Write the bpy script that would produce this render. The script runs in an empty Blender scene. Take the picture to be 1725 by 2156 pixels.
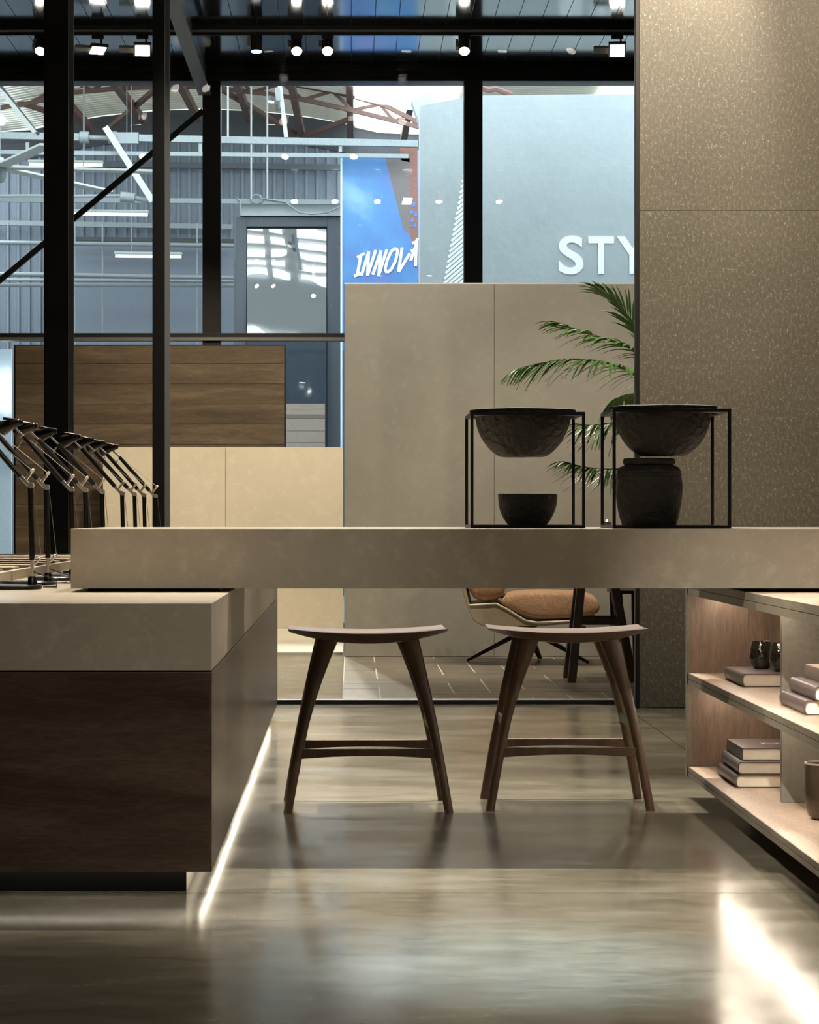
import bpy, bmesh, math, random
from mathutils import Vector, Matrix, noise
random.seed(7)
R = math.radians
scn = bpy.context.scene
COL = scn.collection
# ---------------------------------------------------------------- camera
F, VX, VY, H = 5100.0, 740.0, 1086.0, 1.0        # focal length and vanishing point in the 1725 x 2156 frame
cam = bpy.data.cameras.new('camera'); camo = bpy.data.objects.new('camera', cam); COL.objects.link(camo)
cam.sensor_fit = 'VERTICAL'; cam.sensor_height = 36; cam.lens = F / 2156 * 36
cam.shift_x = (862.5 - VX) / 2156; cam.shift_y = (VY - 1078) / 2156
cam.clip_end = 200
camo.location = (0, 0, H); camo.rotation_euler = (R(90), 0, 0)
scn.camera = camo
# ---------------------------------------------------------------- world, exposure
w = bpy.data.worlds.new('world'); scn.world = w; w.use_nodes = True
w.node_tree.nodes['Background'].inputs[0].default_value = (0.85, 0.93, 1.0, 1)
w.node_tree.nodes['Background'].inputs[1].default_value = 2.2
vs = scn.view_settings
vs.view_transform = 'Standard'; vs.look = 'None'; vs.exposure = 0.15; vs.gamma = 1.0; vs.use_curve_mapping = False
SKY = 8.0                                        # daylight seen through the roof lights of the hall
WARM = (1.0, 0.83, 0.62); NEUT = (1.0, 0.91, 0.78); COOL = (0.86, 0.94, 1.0)

def P(px, py, y):                                # pixel + distance -> point
    return Vector(((px - VX) / F * y, y, H - (py - VY) / F * y))

# ---------------------------------------------------------------- materials
MATS = {}
def newmat(name):
    m = bpy.data.materials.new(name); m.use_nodes = True
    nt = m.node_tree; b = nt.nodes['Principled BSDF']
    MATS[name] = m
    return m, nt, b
def N(nt, t, **k):
    n = nt.nodes.new(t)
    for a, v in k.items():
        if a in n.inputs: n.inputs[a].default_value = v
        else: setattr(n, a, v)
    return n
def L(nt, a, b): nt.links.new(a, b)
def coords(nt, scale=(1, 1, 1), rnd=False):
    tc = N(nt, 'ShaderNodeTexCoord'); mp = N(nt, 'ShaderNodeMapping'); mp.inputs['Scale'].default_value = scale
    L(nt, tc.outputs['Object'], mp.inputs['Vector'])
    if rnd:
        oi = N(nt, 'ShaderNodeObjectInfo'); mu = N(nt, 'ShaderNodeMath', operation='MULTIPLY'); mu.inputs[1].default_value = 37.0
        L(nt, oi.outputs['Random'], mu.inputs[0])
        cx = N(nt, 'ShaderNodeCombineXYZ')
        for i in range(3): L(nt, mu.outputs[0], cx.inputs[i])
        L(nt, cx.outputs[0], mp.inputs['Location'])
    return mp.outputs['Vector']
def ramp(nt, fac, stops):
    r = N(nt, 'ShaderNodeValToRGB'); e = r.color_ramp.elements
    while len(e) < len(stops): e.new(0.5)
    for i, (p, c) in enumerate(stops): e[i].position = p; e[i].color = (*c, 1)
    L(nt, fac, r.inputs[0]); return r.outputs[0]
def bump(nt, b, h, strength=0.2, dist=0.01):
    n = N(nt, 'ShaderNodeBump'); n.inputs['Strength'].default_value = strength; n.inputs['Distance'].default_value = dist
    L(nt, h, n.inputs['Height']); L(nt, n.outputs[0], b.inputs['Normal'])
def plain(name, col, rough=0.5, metal=0.0, spec=0.5, bmp=0, bscale=60):
    m, nt, b = newmat(name)
    b.inputs['Base Color'].default_value = (*col, 1); b.inputs['Roughness'].default_value = rough
    b.inputs['Metallic'].default_value = metal; b.inputs['Specular IOR Level'].default_value = spec
    v = coords(nt, (1, 1, 1))
    n = N(nt, 'ShaderNodeTexNoise', Scale=bscale, Detail=4.0); L(nt, v, n.inputs['Vector'])
    c = ramp(nt, n.outputs['Fac'], [(0.3, [x * 0.88 for x in col]), (0.7, [min(1, x * 1.1) for x in col])])
    L(nt, c, b.inputs['Base Color'])
    if bmp: bump(nt, b, n.outputs['Fac'], bmp, 0.03)
    return m
def emis(name, col, s):
    m, nt, b = newmat(name)
    b.inputs['Base Color'].default_value = (*col, 1)
    b.inputs['Emission Color'].default_value = (*col, 1); b.inputs['Emission Strength'].default_value = s
    return m
def stone(name, ca, cb, cs, rough=0.4, sc=1.0, speck=0.62, stretch=(1, 1, 1), spec=0.4):
    m, nt, b = newmat(name); v = coords(nt, stretch)
    n1 = N(nt, 'ShaderNodeTexNoise', Scale=2.2 * sc, Detail=8.0, Roughness=0.65); L(nt, v, n1.inputs['Vector'])
    n2 = N(nt, 'ShaderNodeTexNoise', Scale=110.0 * sc, Detail=3.0, Roughness=0.7); L(nt, v, n2.inputs['Vector'])
    n3 = N(nt, 'ShaderNodeTexNoise', Scale=18.0 * sc, Detail=6.0, Roughness=0.7); L(nt, v, n3.inputs['Vector'])
    base = ramp(nt, n1.outputs['Fac'], [(0.3, ca), (0.7, cb)])
    f2 = ramp(nt, n2.outputs['Fac'], [(speck, (0, 0, 0)), (min(1, speck + 0.1), (1, 1, 1))])
    f3 = ramp(nt, n3.outputs['Fac'], [(0.52, (0, 0, 0)), (0.75, (0.5, 0.5, 0.5))])
    mx = N(nt, 'ShaderNodeMix', data_type='RGBA'); mx.inputs['B'].default_value if False else None
    L(nt, f2, mx.inputs[0]); L(nt, base, mx.inputs[6]); mx.inputs[7].default_value = (*cs, 1)
    mx2 = N(nt, 'ShaderNodeMix', data_type='RGBA')
    L(nt, f3, mx2.inputs[0]); L(nt, mx.outputs[2], mx2.inputs[6]); mx2.inputs[7].default_value = (*cs, 1)
    L(nt, mx2.outputs[2], b.inputs['Base Color'])
    b.inputs['Roughness'].default_value = rough; b.inputs['Specular IOR Level'].default_value = spec
    return m
def wood(name, c1, c2, c3, stretch, rough=0.45, rnd=True, sc=1.0, spec=0.4):
    m, nt, b = newmat(name); v = coords(nt, stretch, rnd)
    n0 = N(nt, 'ShaderNodeTexNoise', Scale=1.6 * sc, Detail=3.0, Distortion=1.2); L(nt, v, n0.inputs['Vector'])
    n1 = N(nt, 'ShaderNodeTexNoise', Scale=9.0 * sc, Detail=8.0, Roughness=0.7, Distortion=0.6); L(nt, v, n1.inputs['Vector'])
    n2 = N(nt, 'ShaderNodeTexNoise', Scale=60.0 * sc, Detail=3.0); L(nt, v, n2.inputs['Vector'])
    a = N(nt, 'ShaderNodeMath', operation='MULTIPLY_ADD'); a.inputs[1].default_value = 0.55
    L(nt, n0.outputs['Fac'], a.inputs[0])
    s = N(nt, 'ShaderNodeMath', operation='MULTIPLY'); s.inputs[1].default_value = 0.45; L(nt, n1.outputs['Fac'], s.inputs[0])
    L(nt, s.outputs[0], a.inputs[2])
    c = ramp(nt, a.outputs[0], [(0.34, c1), (0.5, c2), (0.66, c3)])
    d = ramp(nt, n2.outputs['Fac'], [(0.3, (0.75, 0.75, 0.75)), (0.6, (1, 1, 1))])
    mx = N(nt, 'ShaderNodeMix', data_type='RGBA', blend_type='MULTIPLY'); mx.inputs[0].default_value = 1
    L(nt, c, mx.inputs[6]); L(nt, d, mx.inputs[7]); L(nt, mx.outputs[2], b.inputs['Base Color'])
    b.inputs['Roughness'].default_value = rough; b.inputs['Specular IOR Level'].default_value = spec
    bump(nt, b, n2.outputs['Fac'], 0.08, 0.002)
    return m
# polished concrete
m, nt, b = newmat('concrete'); v = coords(nt, (1, 1, 1))
v2 = coords(nt, (1.0, 2.0, 1))
n1 = N(nt, 'ShaderNodeTexNoise', Scale=1.3, Detail=9.0, Roughness=0.62); L(nt, v2, n1.inputs['Vector'])
n2 = N(nt, 'ShaderNodeTexNoise', Scale=7.0, Detail=8.0, Roughness=0.7, Distortion=0.5); L(nt, v2, n2.inputs['Vector'])
n3 = N(nt, 'ShaderNodeTexNoise', Scale=90.0, Detail=4.0); L(nt, v, n3.inputs['Vector'])
a = N(nt, 'ShaderNodeMath', operation='MULTIPLY_ADD'); a.inputs[1].default_value = 0.5; L(nt, n1.outputs['Fac'], a.inputs[0])
s = N(nt, 'ShaderNodeMath', operation='MULTIPLY'); s.inputs[1].default_value = 0.5; L(nt, n2.outputs['Fac'], s.inputs[0]); L(nt, s.outputs[0], a.inputs[2])
L(nt, ramp(nt, a.outputs[0], [(0.33, (0.082, 0.074, 0.053)), (0.5, (0.152, 0.139, 0.103)), (0.68, (0.24, 0.22, 0.17))]), b.inputs['Base Color'])
rr = N(nt, 'ShaderNodeMapRange'); rr.inputs[1].default_value = 0.3; rr.inputs[2].default_value = 0.7; rr.inputs[3].default_value = 0.11; rr.inputs[4].default_value = 0.22
L(nt, n1.outputs['Fac'], rr.inputs[0]); L(nt, rr.outputs[0], b.inputs['Roughness'])
b.inputs['Specular IOR Level'].default_value = 0.75

stone('counter_stone', (0.27, 0.235, 0.185), (0.36, 0.315, 0.25), (0.46, 0.42, 0.34), 0.30, 1.0, 0.64)
stone('wall_stone', (0.31, 0.287, 0.238), (0.365, 0.337, 0.28), (0.43, 0.40, 0.34), 0.5, 0.9, 0.7, (1, 1, 1))
stone('cream_stone', (0.52, 0.47, 0.36), (0.60, 0.54, 0.42), (0.72, 0.67, 0.55), 0.45, 0.8, 0.62)
m, nt, b = newmat('speckled_stone'); v = coords(nt, (1, 1, 0.5)); v2 = coords(nt)
n1 = N(nt, 'ShaderNodeTexNoise', Scale=1.5, Detail=6.0); L(nt, v2, n1.inputs['Vector'])
n2 = N(nt, 'ShaderNodeTexNoise', Scale=210.0, Detail=2.0, Roughness=0.6); L(nt, v, n2.inputs['Vector'])
n3 = N(nt, 'ShaderNodeTexNoise', Scale=75.0, Detail=5.0, Roughness=0.75); L(nt, v, n3.inputs['Vector'])
c1 = ramp(nt, n1.outputs['Fac'], [(0.3, (0.105, 0.094, 0.071)), (0.7, (0.138, 0.123, 0.093))])
f2 = ramp(nt, n2.outputs['Fac'], [(0.53, (0, 0, 0)), (0.68, (1, 1, 1))])
f3 = ramp(nt, n3.outputs['Fac'], [(0.50, (0.05, 0.05, 0.05)), (0.66, (1, 1, 1))])
mm_ = N(nt, 'ShaderNodeMix', data_type='RGBA', blend_type='MULTIPLY'); mm_.inputs[0].default_value = 1; L(nt, f2, mm_.inputs[6]); L(nt, f3, mm_.inputs[7])
mx = N(nt, 'ShaderNodeMix', data_type='RGBA'); L(nt, mm_.outputs[2], mx.inputs[0]); L(nt, c1, mx.inputs[6]); mx.inputs[7].default_value = (0.80, 0.75, 0.62, 1)
mx2 = N(nt, 'ShaderNodeMix', data_type='RGBA'); f4 = ramp(nt, n3.outputs['Fac'], [(0.45, (0, 0, 0)), (0.75, (0.35, 0.35, 0.35))]); L(nt, f4, mx2.inputs[0]); L(nt, mx.outputs[2], mx2.inputs[6]); mx2.inputs[7].default_value = (0.36, 0.325, 0.25, 1)
L(nt, mx2.outputs[2], b.inputs['Base Color']); b.inputs['Roughness'].default_value = 0.5
wood('counter_wood', (0.042, 0.028, 0.019), (0.072, 0.049, 0.034), (0.108, 0.075, 0.052), (0.5, 0.5, 3.2), 0.26, spec=0.6)
wood('panel_wood', (0.052, 0.036, 0.020), (0.088, 0.062, 0.036), (0.165, 0.122, 0.078), (0.35, 0.35, 3.0), 0.5)
wood('shelf_wood', (0.33, 0.245, 0.18), (0.42, 0.32, 0.24), (0.50, 0.395, 0.305), (2.6, 0.45, 2.6), 0.4)
wood('end_wood', (0.15, 0.10, 0.070), (0.22, 0.153, 0.110), (0.30, 0.218, 0.16), (3.2, 3.2, 0.35), 0.45)
wood('shelf_edge', (0.15, 0.125, 0.09), (0.19, 0.16, 0.118), (0.23, 0.195, 0.145), (3.0, 0.4, 3.0), 0.45)
wood('stool_wood', (0.056, 0.032, 0.018), (0.096, 0.055, 0.031), (0.145, 0.088, 0.051), (2.2, 2.2, 0.6), 0.42)
wood('seat_wood', (0.075, 0.042, 0.026), (0.115, 0.068, 0.042), (0.165, 0.10, 0.066), (0.6, 3.0, 3.0), 0.33, spec=0.6)
wood('tile_wood', (0.20, 0.168, 0.123), (0.27, 0.23, 0.17), (0.34, 0.295, 0.222), (0.8, 4.0, 1.0), 0.35)
wood('table_wood', (0.035, 0.02, 0.012), (0.06, 0.034, 0.02), (0.10, 0.06, 0.036), (2.2, 2.2, 0.6), 0.4)
plain('grout', (0.78, 0.72, 0.60), 0.7)
plain('black_steel', (0.010, 0.009, 0.008), 0.42, 0, 0.4)
plain('grey_steel', (0.20, 0.20, 0.19), 0.45, 0.2)
plain('black_metal', (0.005, 0.0045, 0.004), 0.4, 0, 0.3)
plain('lamp_black', (0.004, 0.0035, 0.0035), 0.3, 0, 0.5)
plain('silver', (0.78, 0.76, 0.71), 0.28, 0.85)
plain('plinth_dark', (0.025, 0.028, 0.028), 0.5)
plain('white_trim', (0.75, 0.72, 0.64), 0.5)
plain('clay', (0.022, 0.0185, 0.0143), 0.66, 0, 0.35, 0.8, 40)
plain('clay_jar', (0.034, 0.030, 0.024), 0.66, 0, 0.35, 0.8, 34)
plain('book_cover', (0.11, 0.085, 0.08), 0.4, 0, 0.5)
plain('book_light', (0.42, 0.34, 0.30), 0.5)
plain('paper', (0.90, 0.83, 0.69), 0.8, bscale=9)
plain('book_print', (0.75, 0.70, 0.66), 0.6)
plain('divider', (0.20, 0.185, 0.15), 0.5)
plain('copper', (0.10, 0.075, 0.055), 0.4, 0.4)
plain('copper_rim', (0.75, 0.68, 0.60), 0.3, 0.6)
plain('shell', (0.36, 0.29, 0.20), 0.45)
plain('shell_edge', (0.62, 0.52, 0.38), 0.45)
plain('slat_wood', (0.42, 0.36, 0.28), 0.55)
plain('dark_wall', (0.07, 0.062, 0.05), 0.6)
plain('left_wall', (0.42, 0.36, 0.22), 0.6)
plain('frond', (0.095, 0.23, 0.04), 0.4, 0, 0.5)
plain('frond_stem', (0.13, 0.20, 0.06), 0.5)
plain('trunk', (0.12, 0.08, 0.05), 0.8)
plain('pot', (0.16, 0.15, 0.14), 0.6)
plain('spot_body', (0.03, 0.028, 0.026), 0.4)
plain('spot_white', (0.35, 0.34, 0.32), 0.4)
m, nt, b = newmat('fabric'); v = coords(nt)
n1 = N(nt, 'ShaderNodeTexNoise', Scale=120.0, Detail=3.0); L(nt, v, n1.inputs['Vector'])
L(nt, ramp(nt, n1.outputs['Fac'], [(0.3, (0.36, 0.19, 0.10)), (0.7, (0.62, 0.39, 0.23))]), b.inputs['Base Color'])
b.inputs['Roughness'].default_value = 0.9; bump(nt, b, n1.outputs['Fac'], 0.5, 0.004)
# smoked glass
m, nt, b = newmat('smoked_glass')
b.inputs['Base Color'].default_value = (0.014, 0.013, 0.009, 1); b.inputs['Roughness'].default_value = 0.05
b.inputs['Specular IOR Level'].default_value = 0.9; b.inputs['Coat Weight'].default_value = 0.6; b.inputs['Coat Roughness'].default_value = 0.02
v = coords(nt); n1 = N(nt, 'ShaderNodeTexNoise', Scale=28.0, Detail=2.0); L(nt, v, n1.inputs['Vector']); bump(nt, b, n1.outputs['Fac'], 0.9, 0.01)
# window glass: thin sheet, clear with surface reflection
def glass(name, tint, ior):
    m = bpy.data.materials.new(name); m.use_nodes = True; nt = m.node_tree; MATS[name] = m
    nt.nodes.remove(nt.nodes['Principled BSDF'])
    tr = N(nt, 'ShaderNodeBsdfTransparent'); tr.inputs[0].default_value = (*tint, 1)
    gl = N(nt, 'ShaderNodeBsdfGlossy'); gl.inputs['Roughness'].default_value = 0.0
    fr = N(nt, 'ShaderNodeFresnel'); fr.inputs[0].default_value = ior
    ms = N(nt, 'ShaderNodeMixShader'); L(nt, fr.outputs[0], ms.inputs[0]); L(nt, tr.outputs[0], ms.inputs[1]); L(nt, gl.outputs[0], ms.inputs[2])
    L(nt, ms.outputs[0], nt.nodes['Material Output'].inputs[0]); return m
glass('facade_glass', (0.93, 0.97, 0.98), 1.5)
glass('partition_glass', (0.98, 0.985, 0.98), 1.18)
m, nt, b = newmat('door_glass')
b.inputs['Base Color'].default_value = (0.05, 0.065, 0.085, 1); b.inputs['Roughness'].default_value = 0.04; b.inputs['Specular IOR Level'].default_value = 1.0
b.inputs['Coat Weight'].default_value = 1.0; b.inputs['Coat Roughness'].default_value = 0.0; b.inputs['Coat IOR'].default_value = 2.0
v = coords(nt, (1, 1, 1)); n1 = N(nt, 'ShaderNodeTexNoise', Scale=1.6, Detail=1.0); L(nt, v, n1.inputs['Vector'])
bp = N(nt, 'ShaderNodeBump'); bp.inputs['Strength'].default_value = 0.12; bp.inputs['Distance'].default_value = 0.03
L(nt, n1.outputs['Fac'], bp.inputs['Height']); L(nt, bp.outputs[0], b.inputs['Coat Normal'])
# glossy ceiling panels
m, nt, b = newmat('ceiling_gloss')
b.inputs['Base Color'].default_value = (0.36, 0.38, 0.38, 1); b.inputs['Roughness'].default_value = 0.11; b.inputs['Metallic'].default_value = 1.0
v = coords(nt, (1, 0.3, 1)); n1 = N(nt, 'ShaderNodeTexNoise', Scale=3.0, Detail=2.0); L(nt, v, n1.inputs['Vector']); bump(nt, b, n1.outputs['Fac'], 0.03, 0.01)
# hall
plain('hall_sheet', (0.185, 0.215, 0.26), 0.5, 0.0, 0.4)
plain('hall_panel', (0.16, 0.185, 0.225), 0.55)
plain('hall_dark', (0.045, 0.048, 0.055), 0.6)
plain('hall_frame', (0.075, 0.085, 0.10), 0.5)
plain('hall_light', (0.38, 0.42, 0.42), 0.5)
plain('hall_floor', (0.25, 0.25, 0.25), 0.5)
plain('roof_sheet', (0.72, 0.68, 0.58), 0.7)
rs = MATS['roof_sheet'].node_tree; pb = rs.nodes['Principled BSDF']; tl_ = N(rs, 'ShaderNodeBsdfTranslucent'); tl_.inputs[0].default_value = (0.78, 0.74, 0.64, 1)
ms_ = N(rs, 'ShaderNodeMixShader'); ms_.inputs[0].default_value = 0.65; L(rs, pb.outputs[0], ms_.inputs[1]); L(rs, tl_.outputs[0], ms_.inputs[2]); L(rs, ms_.outputs[0], rs.nodes['Material Output'].inputs[0])
plain('roof_rib', (0.55, 0.52, 0.45), 0.7)
plain('rust', (0.13, 0.07, 0.055), 0.7)
plain('pipe', (0.24, 0.275, 0.29), 0.4, 0.2)
plain('pipe_dark', (0.24, 0.27, 0.29), 0.5)
plain('white_paint', (0.46, 0.485, 0.46), 0.5)
stone('slate_plaster', (0.335, 0.385, 0.41), (0.385, 0.435, 0.46), (0.43, 0.48, 0.50), 0.7, 0.5, 0.75)
bump(MATS['slate_plaster'].node_tree, MATS['slate_plaster'].node_tree.nodes['Principled BSDF'],
     [n for n in MATS['slate_plaster'].node_tree.nodes if n.type == 'TEX_NOISE'][0].outputs['Fac'], 0.18, 0.12)
plain('print_white', (0.86, 0.92, 0.92), 0.6)
plain('print_brown', (0.16, 0.14, 0.14), 0.6)
plain('print_red', (0.24, 0.11, 0.09), 0.6)
plain('print_violet', (0.30, 0.30, 0.42), 0.6)
plain('far_brick', (0.42, 0.34, 0.29), 0.7)
plain('far_mortar', (0.25, 0.19, 0.17), 0.7)
plain('pale_blue', (0.62, 0.76, 0.88), 0.5)
m, nt, b = newmat('print_blue'); v = coords(nt, (1, 1, 1))
n1 = N(nt, 'ShaderNodeTexNoise', Scale=1.6, Detail=5.0); L(nt, v, n1.inputs['Vector'])
L(nt, ramp(nt, n1.outputs['Fac'], [(0.32, (0.15, 0.15, 0.42)), (0.47, (0.075, 0.19, 0.44)), (0.6, (0.085, 0.235, 0.48)), (0.74, (0.20, 0.36, 0.50))]), b.inputs['Base Color'])
b.inputs['Roughness'].default_value = 0.5
emis('skylight', (0.90, 0.96, 1.0), SKY)
emis('lens', (1.0, 0.93, 0.82), 30)
emis('led', (1.0, 0.88, 0.70), 6.5)
emis('led_shelf', (1.0, 0.88, 0.73), 42)
emis('tube', (0.90, 0.98, 1.0), 1.2)
emis('tube_bright', (1.0, 0.96, 0.88), 5)
emis('flame', (1.0, 0.7, 0.4), 14)

# ---------------------------------------------------------------- mesh helpers
class MB:
    def __init__(s): s.v = []; s.f = []
    def add(s, vs, fs):
        o = len(s.v); s.v += [tuple(x) for x in vs]; s.f += [tuple(i + o for i in f) for f in fs]; return s
    def box(s, x0, x1, y0, y1, z0, z1):
        return s.add([(x0, y0, z0), (x1, y0, z0), (x1, y1, z0), (x0, y1, z0), (x0, y0, z1), (x1, y0, z1), (x1, y1, z1), (x0, y1, z1)],
                     [(3, 2, 1, 0), (4, 5, 6, 7), (0, 1, 5, 4), (1, 2, 6, 5), (2, 3, 7, 6), (3, 0, 4, 7)])
    def bar(s, a, b, wd, ht, up=(0, 0, 1), wd2=None, ht2=None):
        a = Vector(a); b = Vector(b); d = (b - a).normalized(); u = Vector(up)
        if abs(d.dot(u)) > 0.98: u = Vector((0, 1, 0))
        sx = d.cross(u).normalized(); uu = sx.cross(d)
        wd2 = wd if wd2 is None else wd2; ht2 = ht if ht2 is None else ht2
        vs = []
        for p, ww, hh in ((a, wd, ht), (b, wd2, ht2)):
            for i, j in ((-1, -1), (1, -1), (1, 1), (-1, 1)): vs.append(p + sx * (i * ww / 2) + uu * (j * hh / 2))
        return s.add(vs, [(3, 2, 1, 0), (4, 5, 6, 7), (0, 1, 5, 4), (1, 2, 6, 5), (2, 3, 7, 6), (3, 0, 4, 7)])
    def tube(s, pts, r, n=10, caps=True, up=(0.13, 0.2, 0.97)):
        pts = [Vector(p) for p in pts]; rs = r if isinstance(r, (list, tuple)) else [r] * len(pts)
        vs = []
        for i, p in enumerate(pts):
            d = (pts[min(i + 1, len(pts) - 1)] - pts[max(i - 1, 0)]).normalized(); u = Vector(up)
            if abs(d.dot(u)) > 0.95: u = Vector((1, 0, 0))
            sx = d.cross(u).normalized(); uu = sx.cross(d)
            for k in range(n):
                t = 2 * math.pi * k / n; vs.append(p + (sx * math.cos(t) + uu * math.sin(t)) * rs[i])
        fs = []
        for i in range(len(pts) - 1):
            for k in range(n): fs.append((i * n + k, i * n + (k + 1) % n, (i + 1) * n + (k + 1) % n, (i + 1) * n + k))
        if caps: fs.append(tuple(range(n - 1, -1, -1))); fs.append(tuple(range((len(pts) - 1) * n, len(pts) * n)))
        return s.add(vs, fs)
    def lathe(s, prof, n=40, c=(0, 0, 0), wob=0.0, seed=0.0, ring=False):
        vs = []; c = Vector(c)
        for i, (r, z) in enumerate(prof):
            for k in range(n):
                t = 2 * math.pi * k / n; q = 1.0; dz = 0
                if wob:
                    nv = Vector((math.cos(t) * 2.2 + seed, math.sin(t) * 2.2, z * 14)); q = 1 + wob * noise.noise(nv); dz = 0.03 * wob * noise.noise(nv * 0.8 + Vector((5, 5, 5)))
                vs.append(c + Vector((r * q * math.cos(t), r * q * math.sin(t), z + dz)))
        fs = []
        for i in range(len(prof) - 1):
            for k in range(n): fs.append((i * n + k, i * n + (k + 1) % n, (i + 1) * n + (k + 1) % n, (i + 1) * n + k))
        if ring:
            q = (len(prof) - 1) * n
            for k in range(n): fs.append((q + k, q + (k + 1) % n, (k + 1) % n, k))
        else: fs.append(tuple(range(n - 1, -1, -1))); fs.append(tuple(range((len(prof) - 1) * n, len(prof) * n)))
        return s.add(vs, fs)
    def prism(s, pts, d):                      # planar polygon pts extruded by vector d
        pts = [Vector(p) for p in pts]; d = Vector(d); n = len(pts)
        return s.add(pts + [p + d for p in pts], [tuple(range(n)), tuple(range(2 * n - 1, n - 1, -1))] + [(i, i + n, (i + 1) % n + n, (i + 1) % n) for i in range(n)])
    def mesh(s, name, mat, smooth=False):
        me = bpy.data.meshes.new(name); me.from_pydata(s.v, [], s.f); me.update()
        bm = bmesh.new(); bm.from_mesh(me); bmesh.ops.recalc_face_normals(bm, faces=bm.faces); bm.to_mesh(me); bm.free()
        me.materials.append(MATS[mat])
        if smooth: me.polygons.foreach_set('use_smooth', [True] * len(me.polygons))
        return me
    def build(s, name, mat, parent=None, smooth=False, bev=0, angle=40, sub=0):
        o = bpy.data.objects.new(name, s.mesh(name, mat, smooth)); COL.objects.link(o)
        if parent:
            o.parent = parent; o.matrix_parent_inverse = parent.matrix_basis.inverted()
        if bev:
            md = o.modifiers.new('bevel', 'BEVEL'); md.width = bev; md.segments = 2; md.limit_method = 'ANGLE'; md.angle_limit = R(30)
        if sub:
            md = o.modifiers.new('sub', 'SUBSURF'); md.levels = sub; md.render_levels = sub
        if smooth: 
            try: o.data.set_sharp_from_angle(angle=R(angle))
            except Exception: pass
        return o
def B(*a): return MB().box(*a)
def tag(o, label=None, cat=None, group=None, kind=None):
    if label: o['label'] = label
    if cat: o['category'] = cat
    if group: o['group'] = group
    if kind: o['kind'] = kind
    return o
def thing(name, label, cat, loc=(0, 0, 0), rz=0, group=None):
    o = bpy.data.objects.new(name, None); COL.objects.link(o); o.location = loc; o.rotation_euler = (0, 0, rz)
    o.empty_display_size = 0.1
    bpy.context.view_layer.update()
    return tag(o, label, cat, group)
def lpart(mb, name, mat, parent, **k):           # part given in the local space of its parent
    o = mb.build(name, mat, None, **k); o.parent = parent; return o
def struct(mb, name, mat, label, cat, **k):
    o = mb.build(name, mat, **k); return tag(o, label, cat, None, 'structure')
def dup(root, loc=None, rz=None, label=None):
    r = root.copy(); COL.objects.link(r)
    if loc is not None: r.location = loc
    if rz is not None: r.rotation_euler = (0, 0, rz)
    if label: r['label'] = label
    for ch in list(root.children):
        c = ch.copy(); COL.objects.link(c); c.parent = r
        for g in list(ch.children):
            d = g.copy(); COL.objects.link(d); d.parent = c
    return r

# ================================================================ SETTING
X0, X1, Y0, YF, ZC = -6.0, 5.0, -3.0, 22.5, 5.17
# showroom floor: concrete bays separated by saw cuts
fl = struct(B(X0, X1, Y0, 12.85, -0.25, -0.012), 'floor', 'plinth_dark', 'polished grey concrete showroom floor with saw-cut joints', 'floor')
g = 0.0022
for xa, xb in ((X0, 1.43), (1.43, X1)):
    for ya, yb in ((Y0, 6.42), (6.42, 12.85)):
        B(xa + g, xb - g, ya + 0.006, yb - 0.006, -0.012, 0).build('floor_slab', 'concrete', fl)
# lounge floor: concrete strip + herringbone wood-look tiles
fl2 = struct(B(X0, X1, 12.95, YF, -0.25, -0.002), 'floor', 'grout', 'floor of the glazed lounge with wood-look herringbone tiles', 'floor')
B(X0, -0.05, 12.95, YF - 0.1, -0.002, 0).build('floor_slab', 'concrete', fl2)
B(-0.05, X1, 17.35, YF - 0.1, -0.002, 0).build('floor_slab', 'concrete', fl2)
tw, tn = 0.21, 4
def clip_tile(x0, x1, y0, y1):
    x0 = max(x0, -0.05); x1 = min(x1, 2.6); y0 = max(y0, 12.95); y1 = min(y1, 17.2)
    if x1 - x0 < 0.03 or y1 - y0 < 0.03: return None
    return x0, x1, y0, y1
gg = 0.009
for r in range(-2, 24):
    for mm in range(-6, 8):
        for kind in (0, 1):
            if kind == 0:
                x = r + 2 * tn * mm; rc = (x * tw - 0.05, (x + tn) * tw - 0.05, 12.95 + r * tw, 12.95 + (r + 1) * tw)
            else:
                x = r - 2; rr_ = x + 1 - 2 * tn * mm
                rc = (x * tw - 0.05, (x + 1) * tw - 0.05, 12.95 + rr_ * tw, 12.95 + (rr_ + tn) * tw)
            c = clip_tile(*rc)
            if c is None: continue
            xa, xb, ya, yb = c
            lx, ly = (xb - xa) / 2 - gg / 2, (yb - ya) / 2 - gg / 2
            if kind == 0: o = B(-lx, lx, -ly, ly, -0.002, 0.0).build('floor_tile', 'tile_wood', fl2)
            else:
                o = B(-ly, ly, -lx, lx, -0.002, 0.0).build('floor_tile', 'tile_wood', fl2); o.rotation_euler = (0, 0, R(90))
            o.location = ((xa + xb) / 2, (ya + yb) / 2, random.uniform(-0.0006, 0.0006))
# floor channel of the glass partition
struct(B(X0, 1.56, 12.85, 12.95, -0.02, 0.022), 'trim_1', 'black_steel', 'black steel floor channel of the glass partition', 'trim')
struct(B(1.476, 1.498, 12.585, 12.64, 0, ZC), 'trim_2', 'black_steel', 'black steel edge strip on the speckled stone wall', 'trim', bev=0.002)
struct(B(-3.5, 1.53, 12.894, 12.904, 0.022, ZC), 'window_1', 'partition_glass', 'clear glass partition in front of the lounge', 'window')
# room enclosure
struct(B(X0 - 0.15, X0, Y0, YF + 0.1, 0, ZC), 'wall_left', 'left_wall', 'plain left side wall of the showroom', 'wall')
struct(B(X1, X1 + 0.15, Y0, YF + 0.1, 0, ZC), 'wall_right', 'dark_wall', 'plain dark right side wall of the showroom', 'wall')
struct(B(X0, X1, Y0 - 0.15, Y0, 0, ZC), 'wall_front', 'dark_wall', 'dark wall behind the camera', 'wall')
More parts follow.
